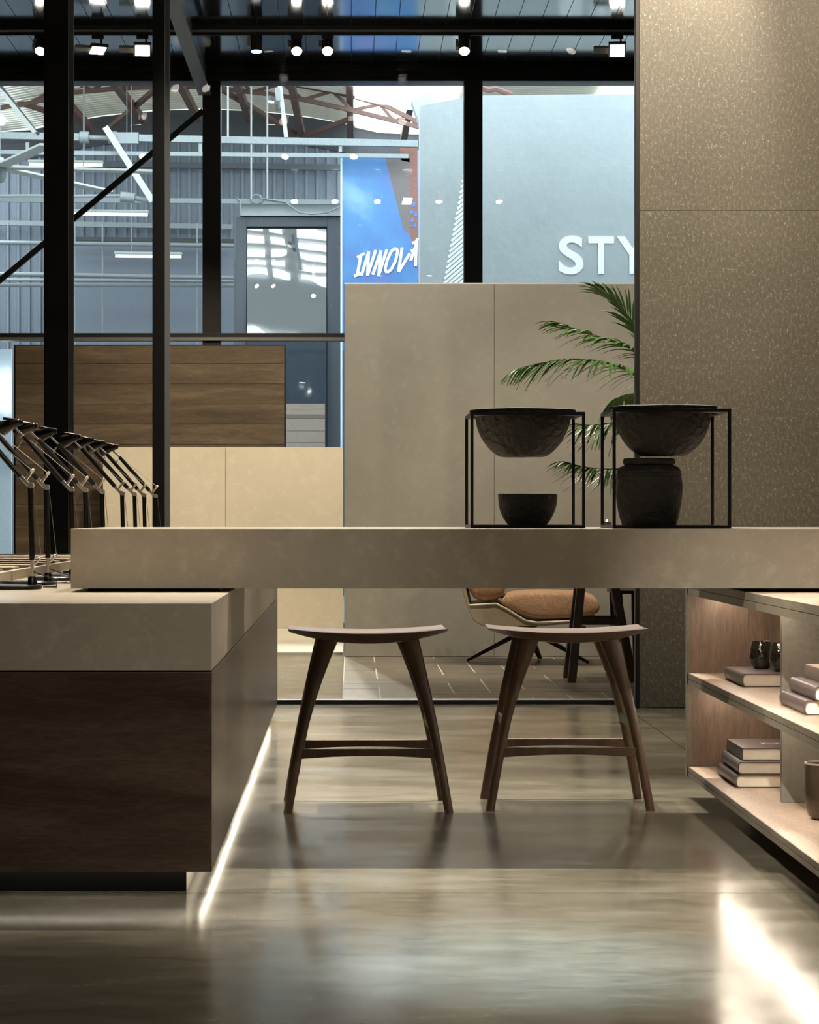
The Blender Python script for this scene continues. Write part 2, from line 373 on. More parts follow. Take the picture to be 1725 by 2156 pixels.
# glossy panelled ceiling
ce = struct(B(X0, X1, Y0, YF, ZC + 0.02, ZC + 0.1), 'ceiling', 'plinth_dark', 'glossy dark grey panelled ceiling of the showroom', 'ceiling')
pw = 0.2; xx = X0; pm = B(-pw / 2 + 0.003, pw / 2 - 0.003, Y0, YF, ZC, ZC + 0.02).mesh('ceiling_panel', 'ceiling_gloss')
while xx < X1 - 0.01:
    o = bpy.data.objects.new('ceiling_panel', pm); COL.objects.link(o); o.parent = ce; o.location.x = xx + pw / 2
    o.rotation_euler = (0, 0, 0); xx += pw
# speckled stone wall on the right
ws = struct(B(1.53, X1, 12.64, 12.80, 0, ZC), 'wall_speckled', 'plinth_dark', 'dark speckled stone clad wall at the right', 'wall')
for xa, xb in ((1.498, 4.2), (4.2, X1)):
    for za, zb in ((0.004, 2.588), (2.591, ZC)):
        B(xa + 0.001, xb - 0.001, 12.60, 12.64, za, zb).build('stone_panel', 'speckled_stone', ws)
# tall beige wall
wb = struct(B(-0.05, X1, 17.24, 17.42, 0, 2.64), 'wall_back', 'black_steel', 'tall beige stone panel wall behind the lounge chair', 'wall')
for xa, xb in ((-0.05, 1.015), (1.015, 2.22), (2.22, 3.4), (3.4, X1)):
    B(xa + 0.0015, xb - 0.0015, 17.20, 17.24, 0.003, 2.645).build('stone_panel', 'wall_stone', wb)
B(-0.05, X1, 17.2, 17.42, 2.6452, 2.655).build('cap_strip', 'white_trim', wb)
# low cream wall with its platform
wl = struct(B(-2.16, -0.07, 21.19, 21.32, 0, 1.59), 'wall_low', 'plinth_dark', 'low cream stone display wall lit from above', 'wall')
for xa, xb in ((-2.17, -1.1), (-1.1, -0.07)):
    B(xa + 0.0015, xb - 0.0015, 21.15, 21.19, 0.018, 1.60).build('stone_panel', 'cream_stone', wl)
struct(B(-2.4, -0.06, 17.44, 21.14, 0.0, 0.017), 'trim_3', 'cream_stone', 'thin cream floor platform before the low display wall', 'trim')
# timber clad wall
ww_ = struct(B(-3.02, -0.585, 21.66, 21.76, 0, 2.53), 'wall_timber', 'black_steel', 'timber plank display wall behind the low cream wall', 'wall')
zz = 0.02
while zz < 2.5:
    hh = min(0.18, 2.52 - zz)
    o = B(-3.0, -0.6, 21.63, 21.66, zz, zz + hh - 0.003).build('plank', 'panel_wood', ww_); zz += 0.18
# ---------------- facade
def pz(py, y): return H - (py - VY) / F * y
def pxx(px, y): return (px - VX) / F * y
zb0, zb1 = pz(718, YF), pz(702, YF); zt = pz(173, YF)
tr = 4
def trim(mb, label, mat='black_steel', bev=0.004):
    global tr
    o = struct(mb, 'trim_%d' % tr, mat, label, 'trim', bev=bev); tr += 1; return o
hd = trim(B(X0, X1, YF - 0.06, YF + 0.2, zt, ZC + 0.1), 'black steel header beam above the glazed facade')
for dz, dy in ((0.035, 0.10), (0.085, 0.08)):
    B(X0, X1, YF - dy, YF - 0.06, zt + dz, zt + dz + 0.025).build('header_lip', 'black_steel', hd)
trb = trim(B(X0, -0.02, YF - 0.05, YF + 0.1, zb0, zb1), 'black steel transom bar of the facade below the upper panes')
B(X0, -0.02, YF - 0.075, YF - 0.05, zb0, zb0 + 0.03).build('transom_lip', 'grey_steel', trb)
trim(B(pxx(427, YF), pxx(465, YF), YF - 0.04, YF + 0.12, 0, zt), 'black steel facade post at the left window joint')
trim(B(pxx(977, YF), pxx(1016, YF), YF - 0.04, YF + 0.12, 0, zt), 'black steel facade post between the blue and slate views')
trim(B(2.72, 2.88, YF - 0.04, YF + 0.12, 0, zt), 'black steel facade post hidden past the speckled wall')
wn = 2
for xa, xb, za, zc_, lb in ((X0, pxx(427, YF), zb1, zt, 'upper left facade pane behind the two columns'),
                       (pxx(465, YF), pxx(977, YF), zb1, zt, 'upper middle facade pane showing the blue banner'),
                       (pxx(1016, YF), 2.72, 0, zt, 'facade pane in front of the slate plaster wall'),
                       (2.88, X1, 0, zt, 'facade pane past the speckled wall'),
                       (X0, pxx(427, YF), 0, zb0, 'lower left facade pane behind the timber wall'),
                       (pxx(465, YF), pxx(977, YF), 0, zb0, 'lower middle facade pane beside the timber wall')):
    struct(B(xa, xb, YF + 0.03, YF + 0.038, za, zc_), 'window_%d' % wn, 'facade_glass', lb, 'window'); wn += 1
# purlins, rafter, brace, columns
pu = trim(B(X0, X1, 20.55, 20.67, ZC - 0.05, ZC), 'black steel ceiling purlin carrying the visible spotlight track')
B(X0, X1, 20.53, 20.69, ZC - 0.058, ZC - 0.05).build('flange', 'grey_steel', pu)
for yy in (16.4, 12.3, 8.0):
    trim(B(X0, X1, yy - 0.06, yy + 0.06, ZC - 0.058, ZC), 'black steel ceiling purlin at %s metres' % ('sixteen' if yy > 16 else 'twelve' if yy > 12 else 'eight'))
xr = pxx(430, YF)
rf = trim(B(xr, xr + 0.016, 17.6, YF - 0.04, ZC - 0.26, ZC), 'grey steel rafter running to the left facade post', 'grey_steel', 0)
B(xr - 0.05, xr + 0.066, 17.6, YF - 0.04, ZC - 0.272, ZC - 0.26).build('flange', 'grey_steel', rf)
br = MB().bar(P(-135, 703, YF - 0.09), P(428, 233, YF - 0.09), 0.035, 0.05).build('brace_rod', 'black_steel')
tag(br, 'thin diagonal black brace bar across the left window', 'brace')
def column(name, label, xa, xb, y, xs, dep, bk):
    t = thing(name, label, 'column', ((xa + xb) / 2, y + dep / 2, 0))
    B(xa, xb, y, y + 0.014, 0, ZC).build('front_flange', 'black_steel', t, bev=0.002)
    c = (xa + xb) / 2
    B(c - 0.006, c + 0.006, y + 0.014, y + dep, 0, ZC).build('web', 'black_steel', t)
    B(xa, xb + bk, y + dep, y + dep + 0.014, 0, ZC).build('back_flange', 'grey_steel', t, bev=0.002)  # grey puts the lit right edge of the black column into the colour
    B(xa - 0.06, xb + 0.06, y - 0.06, y + dep + 0.07, 0, 0.014).build('base_plate', 'black_steel', t)
column('steel_column', 'thick black steel column at far left behind the desk lamps', pxx(92, 13.1), pxx(144, 13.1), 13.1, 0, 0.2, 0.006)
column('steel_column', 'slimmer black steel column in front of the timber wall', pxx(321, 16.6), pxx(347, 16.6), 16.6, 0, 0.2, 0.02)

# ================================================================ SPOTLIGHTS
def track(y, xa, xb, label):
    t = B(xa, xb, y - 0.018, y + 0.018, ZC - 0.082, ZC - 0.058).build('light_track', 'black_metal'); tag(t, label, 'track')
    for k in range(3):
        xk = xa + (xb - xa) * (k + 0.5) / 3
        B(xk - 0.01, xk + 0.01, y - 0.01, y + 0.01, ZC - 0.058, ZC + 0.0).build('hanger', 'black_metal', t)
ZT = ZC - 0.082
def spot(x, y, kind, target, label, power=0, angle=50, blend=0.5, col=NEUT, size=0.04, zt_=None):
    zt_ = ZT if zt_ is None else zt_
    root = thing('track_spotlight', label, 'spotlight', (x, y, zt_), 0, None)
    lpart(B(-0.05, 0.05, -0.016, 0.016, -0.03, 0), 'adapter', 'black_metal', root)
    lpart(MB().tube([(0.03, 0, -0.02), (0.03, 0, -0.10)], 0.008), 'stem', 'black_metal', root, smooth=True)
    pos = Vector((x, y, zt_ - 0.13)); d = (Vector(target) - pos).normalized()
    q = d.to_track_quat('-Z', 'Y').to_euler()
    if kind == 'sq':
        mb = MB().box(-0.075, 0.075, -0.075, 0.075, 0.0, 0.03); ln = B(-0.06, 0.06, -0.06, 0.06, -0.004, 0.0)
        ar = B(0.075, 0.2, -0.03, 0.03, 0.0, 0.03)
    else:
        mb = MB().lathe([(0.045, 0.13), (0.05, 0.12), (0.05, -0.008), (0.044, -0.008), (0.044, 0.0)], 28); ln = MB().lathe([(0.0, -0.010), (0.043, -0.010), (0.043, -0.001), (0, -0.001)], 24)
        ar = B(0.05, 0.075, -0.02, 0.02, 0.03, 0.13)
    h = lpart(mb, 'housing', 'spot_body', root, smooth=(kind != 'sq')); h.location = (0, 0, -0.13); h.rotation_euler = q
    l = lpart(ln, 'lens', 'lens', h)
    lpart(ar, 'driver_box', 'spot_white', h)
    if power:
        ld = bpy.data.lights.new('spot_lamp', 'SPOT'); ld.energy = power; ld.spot_size = R(angle); ld.spot_blend = blend; ld.color = col; ld.shadow_soft_size = size
        lo = bpy.data.objects.new('spot_lamp', ld); COL.objects.link(lo); lo.location = pos + d * 0.03; lo.rotation_euler = q
    return root
track(20.61, X0, X1, 'black spotlight track under the purlin near the facade')
ys = 20.61
def sx(px): return pxx(px, ys)
spot(sx(85), ys, 'cyl', (-3.0, 17, 0.5), 'cylinder spotlight beside the thick left column', 0)
spot(sx(206), ys, 'sq', (-1.6, 19.2, 0), 'square floodlight seen from the side between the two columns', 120, 90)
spot(sx(300), ys, 'sq', (-1.5, 17.5, 0), 'square floodlight facing the viewer left of the slim column', 120, 90)
spot(sx(540), ys, 'cyl', (-0.8, 20.0, 0), 'unlit-looking cylinder spotlight seen side on, leftmost of three', 60, 60)
spot(sx(625), ys, 'cyl', (-0.3, 16.0, 0), 'glowing cylinder spotlight, middle of the three above the banner', 800, 50)
spot(sx(690), ys, 'cyl', (-0.1, 15.5, 0), 'glowing cylinder spotlight, rightmost of the three above the banner', 800, 50)
spot(sx(978), ys, 'cyl', (0.75, 16.5, 0), 'cylinder spotlight hanging above the dark facade post', 60, 50)
spot(sx(1300), ys, 'sq', (2.0, 16.5, 0.3), 'square floodlight beside the speckled wall', 60, 90)
def rx(px, y): return pxx(px, 45 - y)
def row(y, items, label):
    track(y, X0 + 0.3, X1 - 0.3, 'black spotlight track over the ' + label)
    for i, (px, kind, tg, pw_, an, co) in enumerate(items):
        spot(rx(px, y), y, kind, tg, '%s spotlight, %s from the left on the track over the %s' % ('square' if kind == 'sq' else 'cylinder', ('first', 'second', 'third', 'fourth', 'fifth', 'sixth', 'seventh', 'eighth')[i], label), pw_, an, 1.0 if an < 20 else 0.6, co)
row(18.4, [(600, 'cyl', (-1.5, 21.15, 0.9), 430, 70, WARM), (745, 'cyl', (-0.5, 21.15, 0.7), 430, 70, WARM), (300, 'cyl', (-2.5, 21.6, 1.6), 100, 60, WARM)], 'low cream wall')
row(14.6, [(620, 'cyl', (-0.6, 19, 0), 90, 60, NEUT), (705, 'cyl', (0.2, 17.2, 1.2), 150, 80, NEUT), (795, 'cyl', (0.6, 17.2, 1.1), 130, 80, NEUT), (858, 'sq', (1.2, 17.2, 1.2), 170, 90, NEUT), (925, 'cyl', (1.4, 16.4, 0.4), 200, 50, WARM), (1052, 'cyl', (2.2, 16.0, 1.6), 160, 60, NEUT)], 'lounge chair')
row(12.2, [(560, 'cyl', (-1.1, 10.4, 0.8), 800, 44, WARM), (757, 'cyl', (0.0, 10.9, 0), 620, 46, WARM), (930, 'cyl', (0.9, 10.5, 0), 620, 46, WARM), (1010, 'cyl', (0.9, 14.2, 0), 480, 60, NEUT)], 'glass partition')
row(9.1, [(580, 'cyl', (-1.1, 8.0, 0.8), 1300, 44, WARM), (770, 'cyl', (0.15, 7.9, 0.9), 800, 46, NEUT), (835, 'cyl', (0.75, 7.8, 0.9), 800, 46, NEUT), (928, 'sq', (1.3, 7.4, 0.5), 600, 46, NEUT), (1035, 'sq', (2.0, 12.6, 2.6), 370, 44, WARM), (1085, 'sq', (2.7, 12.6, 3.0), 320, 60, WARM)], 'long stone table')
row(5.2, [(650, 'cyl', (-0.4, 5.0, 0), 130, 44, NEUT), (800, 'cyl', (0.42, 5.42, 0), 2200, 15, (0.62, 0.82, 1.0)), (905, 'cyl', (1.05, 5.5, 0), 420, 36, NEUT), (980, 'cyl', (-0.37, 6.8, 0.40), 420, 22, NEUT)], 'front floor, with two added heads')  # blue head added for the cool floor pool, last for the counter side
row(3.4, [(540, 'cyl', (1.45, 7.3, 0.32), 1800, 11, NEUT), (575, 'cyl', (1.45, 6.7, 0.34), 1800, 11, NEUT)], 'near floor, added to light the shelf unit')  # unseen pair added to reach the shelf bays and books
row(1.5, [(660, 'cyl', (-0.62, 7.3, 0.78), 90, 12, WARM), (800, 'cyl', (0.7, 7.3, 0.82), 185, 40, NEUT)], 'viewer, added as front fill')  # unseen heads added as front fill on the stone table

# ================================================================ LEFT COUNTER
CT, CB, CS = 0.771, 0.066, 0.590
ct = thing('display_counter', 'low counter with stone slab top and dark wood body at left', 'counter', (-1.5, 9.2, 0))
B(-2.7, -0.366, 6.35, 12.0, CS + 0.004, CT).build('stone_top', 'counter_stone', ct, bev=0.0015)
B(-2.69, -0.370, 6.354, 11.996, CB + 0.02, CS - 0.001).build('carcass', 'plinth_dark', ct)
B(-2.7, -0.372, 6.35, 6.362, CB, CS).build('front_panel', 'counter_wood', ct, bev=0.001)
for ya, yb in ((6.35, 9.1), (9.1, 12.0)):
    B(-0.378, -0.366, ya + 0.001, yb - 0.001, CB, CS).build('side_panel', 'counter_wood', ct, bev=0.001)
B(-2.6, -0.44, 6.45, 11.9, 0, CB + 0.02).build('plinth', 'black_metal', ct)
B(-0.4395, -0.4385, 6.45, 11.9, 0, CB + 0.02).build('plinth_trim', 'white_trim', ct)
B(-2.6, -0.42, 6.385, 6.393, CB + 0.003, CB + 0.008).build('led_strip', 'led', ct)
B(-0.405, -0.395, 6.40, 11.9, CB + 0.003, CB + 0.008).build('led_strip', 'led', ct)
# ================================================================ LONG STONE TABLE
tb = thing('stone_table', 'long thick beige stone beam table spanning counter and shelf unit', 'table', (0.5, 7.8, 0))
B(-0.846, 1.95, 7.30, 8.30, 0.781, 0.961).build('slab', 'counter_stone', tb, bev=0.0012)
for xa, xb in ((-0.80, -0.40), (1.30, 1.7)):
    B(xa, xb, 7.36, 8.2, 0.771, 0.781).build('spacer', 'black_metal', tb)
TT = 0.961
# ================================================================ SHELF UNIT
su = thing('shelf_unit', 'low open walnut shelf unit with lit bays at right', 'shelf unit', (1.47, 7.0, 0))
XA, XB, YA, YB = 1.19, 1.72, 4.5, 8.60
def board(name, z0, z1, mt):
    zm = (z0 + z1) / 2
    o = B(XA + 0.004, XB, YA, YB, z0, z1).build(name, mt, su, bev=0.001)
    B(XA, XA + 0.004, YA, YB, z0, zm - 0.001).build('edge_band', 'shelf_edge', o)
    B(XA, XA + 0.004, YA, YB, zm + 0.001, z1).build('edge_band', 'shelf_edge', o)
    return o
board('top_board', 0.722, 0.770, 'shelf_wood'); board('shelf_board', 0.405, 0.444, 'shelf_wood'); board('bottom_board', 0.080, 0.114, 'shelf_wood')
for za, zb_ in ((0.114, 0.405), (0.444, 0.722)):
    for xa, xb in ((XA + 0.012, 1.405), (1.405, 1.60), (1.60, XB)):
        B(xa + 0.0006, xb - 0.0006, 8.56, 8.585, za, zb_).build('end_plank', 'end_wood', su)
    B(XB - 0.02, XB, YA, 8.56, za, zb_).build('back_panel', 'end_wood', su)
    B(XA + 0.012, XB - 0.02, YA + 0.005, YA + 0.03, za, zb_).build('end_plank', 'end_wood', su)
    for yd in (7.48, 6.0):
        B(1.33, XB - 0.02, yd, yd + 0.03, za, zb_).build('divider', 'divider', su, bev=0.001)
B(XA - 0.003, XA + 0.012, 8.56, 8.604, 0.078, 0.772).build('end_strip', 'shelf_edge', su)
B(1.40, XB - 0.05, YA + 0.06, 8.48, 0, 0.080).build('plinth', 'plinth_dark', su)
for zz_ in (0.722, 0.405):
    for ya, yb in ((7.52, 8.54), (6.04, 7.46), (4.6, 5.98)):
        B(1.300, 1.310, ya, yb, zz_ - 0.006, zz_ - 0.0005).build('led_strip', 'led_shelf', su)
# ---------------------------------------------------------------- books
def book(label, x, y0, y1, z, th, wd, cover='book_cover', rz=0, rounded=True, text=False):
    """spine along depth at x, pages face the viewer; local origin at the spine bottom front"""
    t = thing('book', label, 'book', (x, y0, z), rz); ln = y1 - y0; c = 0.0025
    lpart(B(0.004, wd, 0, ln, 0, c), 'cover_board', cover, t)
    lpart(B(0.004, wd, 0, ln, th - c, th), 'cover_board', cover, t)
    prof = []
    for k in range(9):
        a = -math.pi / 2 + math.pi * k / 8
        prof.append((-0.010 * math.cos(a) * (1 if rounded else 0.1), th / 2 + th / 2 * math.sin(a)))
    outer = [Vector((0.004 + u - 0.0, 0, v_)) for u, v_ in prof]; inner = [Vector((0.0065 + u, 0, th / 2 + (v_ - th / 2) * 0.88)) for u, v_ in prof][::-1]
    lpart(MB().prism(outer + inner, (0, ln, 0)), 'spine', cover, t, smooth=True)
    pg = [Vector((0.007 + u * 0.9, 0.004, th / 2 + (v_ - th / 2) * 0.87)) for u, v_ in prof] + [Vector((wd - 0.004, 0.004, th - c)), Vector((wd - 0.004, 0.004, c))]
    lpart(MB().prism(pg, (0, ln - 0.008, 0)), 'page_block', 'paper', t, smooth=True)
    if text:
        pts = [(0.09 + 0.16 * k / 60, ln * 0.52 + 0.016 * math.sin(k * 1.15) * (0.5 + 0.5 * math.sin(k * 0.37)), th + 0.0006) for k in range(61)]
        lpart(MB().tube(pts, 0.0013, 5), 'title_script', 'book_print', t)
    return t
book('dark book lying alone under the two smoked glasses', 1.275, 7.86, 8.24, 0.4445, 0.043, 0.30)
book('lowest dark book of the stack of three on the bottom shelf', 1.258, 7.89, 8.29, 0.1145, 0.040, 0.30)
book('middle book of the stack of three on the bottom shelf', 1.270, 7.92, 8.31, 0.1550, 0.040, 0.30, rz=R(-0.8))
book('square-spined top book of the bottom shelf stack with a printed title', 1.284, 7.97, 8.30, 0.1955, 0.040, 0.28, 'book_cover', 0, False, True)
book('lowest dark book of the stack at the right picture edge', 1.268, 6.75, 7.14, 0.4445, 0.040, 0.30)
book('middle dark book of the stack at the right picture edge', 1.292, 6.73, 7.12, 0.485, 0.040, 0.30)
book('pale top book of the stack at the right picture edge', 1.328, 6.80, 7.11, 0.5255, 0.040, 0.27, 'book_light', 0, False)
# ---------------------------------------------------------------- glasses and cup
def tumbler(label, x, y, z, h, r):
    t = thing('glass_tumbler', label, 'glass', (x, y, z), 0, 'smoked tumblers on the book')
    pr = [(0.0, 0.0), (r * .55, 0), (r * .62, h * .03), (r * .92, h * .22), (r, h * .42), (r * .93, h * .7), (r * .78, h * .97), (r * .76, h), (r * .70, h * .98), (r * .84, h * .7), (r * .9, h * .42), (r * .7, h * .15), (0, h * .1)]
    lpart(MB().lathe(pr, 40, wob=0.06, seed=x * 9), 'body', 'smoked_glass', t, smooth=True, angle=70)
    lpart(MB().lathe([(r * .3, 0.0), (r * .56, -0.0), (r * .58, 0.004), (r * .3, 0.004)], 30, ring=True), 'foot', 'smoked_glass', t)
tumbler('smoked glass tumbler standing further back on the single book', 1.375, 8.12, 0.488, 0.092, 0.040)
tumbler('smoked glass tumbler nearer the divider on the single book', 1.415, 7.965, 0.488, 0.095, 0.042)
t = thing('ceramic_cup', 'tall dark bronze cup with a pale rim on the bottom shelf', 'cup', (1.386, 7.07, 0.1142))
r, h = 0.062, 0.166
lpart(MB().lathe([(0, 0), (r * .55, 0), (r * .8, h * .06), (r * .95, h * .2), (r, h * .42), (r, h * .97), (r * .93, h * .975), (r * .92, h * .5), (r * .6, h * .1), (0, h * .08)], 48), 'body', 'copper', t, smooth=True, angle=60)
lpart(MB().lathe([(r * .92, h * .972), (r * 1.003, h * .972), (r * 1.003, h), (r * .92, h)], 48, ring=True), 'rim', 'copper_rim', t, smooth=True)

# ================================================================ STOOLS
def make_stool(label):
    t = thing('wooden_stool', label, 'stool', (0, 0, 0), 0, 'two wooden stools at the stone table')
    mb = MB(); nx, ny = 28, 10; W, D = 0.272, 0.185; top = []; bot = []
    for i in range(nx + 1):
        u = -1 + 2 * i / nx; 
        for j in range(ny + 1):
            v_ = -1 + 2 * j / ny
            x = W * u; y = D * v_ * (1 - 0.10 * abs(u) ** 3)
            z = 0.602 + 0.016 * u * u - 0.003 * (1 - v_ * v_)
            th = 0.010 + 0.024 * (1 - abs(u) ** 2.2)
            e = max(abs(v_) ** 8, 0) * 0.5
            top.append((x, y, z)); bot.append((x * 0.985, y * 0.9, z - th))
    n1_ = ny + 1; o = len(top); fs = []
    for i in range(nx):
        for j in range(ny):
            a = i * n1_ + j; fs.append((a, a + n1_, a + n1_ + 1, a + 1)); fs.append((a + o, a + 1 + o, a + n1_ + 1 + o, a + n1_ + o))
    for i in range(nx):
        a = i * n1_; fs.append((a, a + o, a + n1_ + o, a + n1_)); a += ny; fs.append((a, a + n1_, a + n1_ + o, a + o))
    for j in range(ny):
        a = j; fs.append((a, a + 1, a + 1 + o, a + o)); a = nx * n1_ + j; fs.append((a, a + o, a + 1 + o, a + 1))
    mb.add(top + bot, fs); lpart(mb, 'seat', 'seat_wood', t, smooth=True, bev=0.003, angle=35)
    for sx_ in (-1, 1):
        for sy in (-1, 1):
            mb = MB(); rings = []
            zs = [0, 0.1, 0.2, 0.3, 0.38, 0.45, 0.51, 0.55, 0.582]
            for z in zs:
                u = z / 0.60
                xo = 0.287 - 0.118 * u + (0.006 * math.sin(u * math.pi))      # outer edge, straight and splayed
                wd = 0.030 + 0.008 * u + 0.040 * max(0, (u - 0.42) / 0.58) ** 1.8
                yc = 0.182 - 0.050 * u; dp = 0.030 + 0.010 * u
                xi = xo - wd; ring = []
                for k in range(12):
                    a = 2 * math.pi * k / 12; ca, sa = math.cos(a), math.sin(a)
                    q = 0.78
                    ring.append((sx_ * ((xo + xi) / 2 + wd / 2 * math.copysign(abs(ca) ** q, ca)), sy * yc + dp / 2 * math.copysign(abs(sa) ** q, sa), z))
                rings.append(ring)
            vs_ = [p for rg in rings for p in rg]; fs = []
            for i in range(len(zs) - 1):
                for k in range(12): fs.append((i * 12 + k, i * 12 + (k + 1) % 12, (i + 1) * 12 + (k + 1) % 12, (i + 1) * 12 + k))
            fs.append(tuple(range(12))); fs.append(tuple(range((len(zs) - 1) * 12, len(zs) * 12)))
            lg = lpart(mb.add(vs_, fs), 'leg', 'stool_wood', t, smooth=True, angle=60)
    for sy in (-1, 1):
        y = sy * 0.166; pts_t = []; pts_b = []
        for k in range(13):
            u = -1 + 2 * k / 12; pts_t.append((0.234 * u, y - 0.011, 0.214)); pts_b.append((0.234 * u, y - 0.011, 0.180 + 0.010 * (1 - u * u)))
        lpart(MB().prism(pts_t + pts_b[::-1], (0, 0.022, 0)), 'stretcher', 'stool_wood', t, bev=0.003)
    for sx_ in (-1, 1):
        lpart(MB().bar((sx_ * 0.215, -0.158, 0.293), (sx_ * 0.215, 0.158, 0.293), 0.022, 0.034), 'side_rail', 'stool_wood', t, bev=0.004)
    return t
s1 = make_stool('dark walnut stool with curved seat nearest the counter')
s1.location = (0.053, 8.34, 0); s1.rotation_euler = (0, 0, R(1.5))
dup(s1, (0.742, 8.39, 0), 0, 'dark walnut stool with curved seat nearest the shelf unit')

# ================================================================ BOWL STANDS
def stand(label, xa, ya, s, hgt, rr0):
    t = thing('bowl_stand', label, 'stand', (xa + s / 2, ya + s / 2, TT)); b = 0.0095; z0, z1 = TT, TT + hgt
    for i in (0, 1):
        for j in (0, 1):
            x = xa + i * (s - b); y = ya + j * (s - b); B(x, x + b, y, y + b, z0, z1).build('upright', 'black_metal', t)
    for j in (0, 1):
        y = ya + j * (s - b); B(xa + b, xa + s - b, y, y + b, z0, z0 + b).build('bottom_bar', 'black_metal', t)
    for j in (0, 1):
        x = xa + j * (s - b); B(x, x + b, ya + b, ya + s - b, z0, z0 + b).build('bottom_bar', 'black_metal', t)
    # top plate with a round hole
    n = 48; cx, cy = xa + s / 2, ya + s / 2; vs_ = []
    for z in (z1 - b, z1):
        for k in range(n):
            a = 2 * math.pi * k / n; ca, sa = math.cos(a), math.sin(a); q = (s / 2 - 0.0002) / max(abs(ca), abs(sa))
            vs_.append((cx + rr0 * ca, cy + rr0 * sa, z)); vs_.append((cx + q * ca, cy + q * sa, z))
    fs = []; m_ = 2 * n
    for k in range(n):
        a, c = 2 * k, 2 * ((k + 1) % n)
        fs += [(a, a + 1, c + 1, c), (a + m_, c + m_, c + 1 + m_, a + 1 + m_), (a, c, c + m_, a + m_), (a + 1, a + 1 + m_, c + 1 + m_, c + 1)]
    MB().add(vs_, fs).build('top_plate', 'black_metal', t)
    return cx, cy, z1
def bowl(label, cx, cy, zb, r, h, flat, mat='clay', seed=0.0, cat='bowl', lip=0.0):
    t = thing('clay_bowl', label, cat, (cx, cy, zb)); pr = [(0, 0), (flat, 0)]
    for k in range(1, 15):
        a = math.pi / 2 * k / 14; pr.append((flat + (r - flat) * math.sin(a) ** 1.45, h * (1 - math.cos(a))))
    pr = pr[:-1] + [(r, h - 0.012), (r + lip, h - 0.008), (r + lip, h), (r - 0.004, h + 0.003), (r - 0.012, h)]
    for k in range(13, 0, -1):
        a = math.pi / 2 * k / 14; pr.append(((flat + (r - flat) * math.sin(a) ** 1.45) * 0.93, 0.014 + (h - 0.014) * (1 - math.cos(a))))
    pr.append((0, 0.014))
    lpart(MB().lathe(pr, 72, wob=0.035, seed=seed), 'body', mat, t, smooth=True, angle=60)
    return t
cx, cy, z1 = stand('black metal cube stand with a small bowl at its foot', 0.375, 7.62, 0.361, 0.366, 0.167)
bowl('wide black clay bowl hung in the left cube stand', cx - 0.004, cy, z1 + 0.0125 - 0.150, 0.156, 0.150, 0.068, 'clay', 1.0, lip=0.014)
bowl('small black clay bowl standing under the left cube stand', cx + 0.012, cy, TT + 0.0005, 0.096, 0.106, 0.050, 'clay', 4.0)
cx, cy, z1 = stand('black metal cube stand enclosing the clay jar', 0.799, 7.40, 0.362, 0.366, 0.167)
bowl('wide black clay bowl hung in the right cube stand', cx - 0.006, cy, z1 + 0.0125 - 0.152, 0.156, 0.152, 0.066, 'clay', 7.0, lip=0.014)
t = thing('clay_jar', 'rustic dark clay jar with ridged collar in the right cube stand', 'jar', (cx - 0.048, cy, TT + 0.0005))
pr = [(0, 0), (0.076, 0), (0.083, 0.006), (0.094, 0.04), (0.101, 0.08), (0.1045, 0.12), (0.1045, 0.145), (0.102, 0.158), (0.1035, 0.161), (0.101, 0.165), (0.103, 0.169), (0.100, 0.173), (0.1015, 0.177), (0.094, 0.190), (0.080, 0.196), (0.076, 0.198), (0.070, 0.199), (0.066, 0.19), (0.085, 0.15), (0.08, 0.03), (0, 0.02)]
lpart(MB().lathe(pr, 72, wob=0.022, seed=2.0), 'body', 'clay_jar', t, smooth=True, angle=50)
lpart(MB().lathe([(0.066, 0.199), (0.079, 0.199), (0.082, 0.204), (0.081, 0.214), (0.077, 0.218), (0.066, 0.217), (0.064, 0.21)], 60, wob=0.03, seed=5.0, ring=True), 'collar', 'clay_jar', t, smooth=True)
t = thing('tealight', 'small lit tealight in a dark cup between the cube stands', 'candle', (pxx(1278, 8.1), 8.1, TT))
lpart(MB().lathe([(0, 0), (0.010, 0), (0.017, 0.014), (0.017, 0.018), (0.014, 0.018), (0.012, 0.012), (0, 0.012)], 24), 'cup', 'lamp_black', t, smooth=True)
lpart(MB().lathe([(0, 0.012), (0.0035, 0.016), (0.003, 0.022), (0, 0.029)], 12), 'flame', 'flame', t, smooth=True)

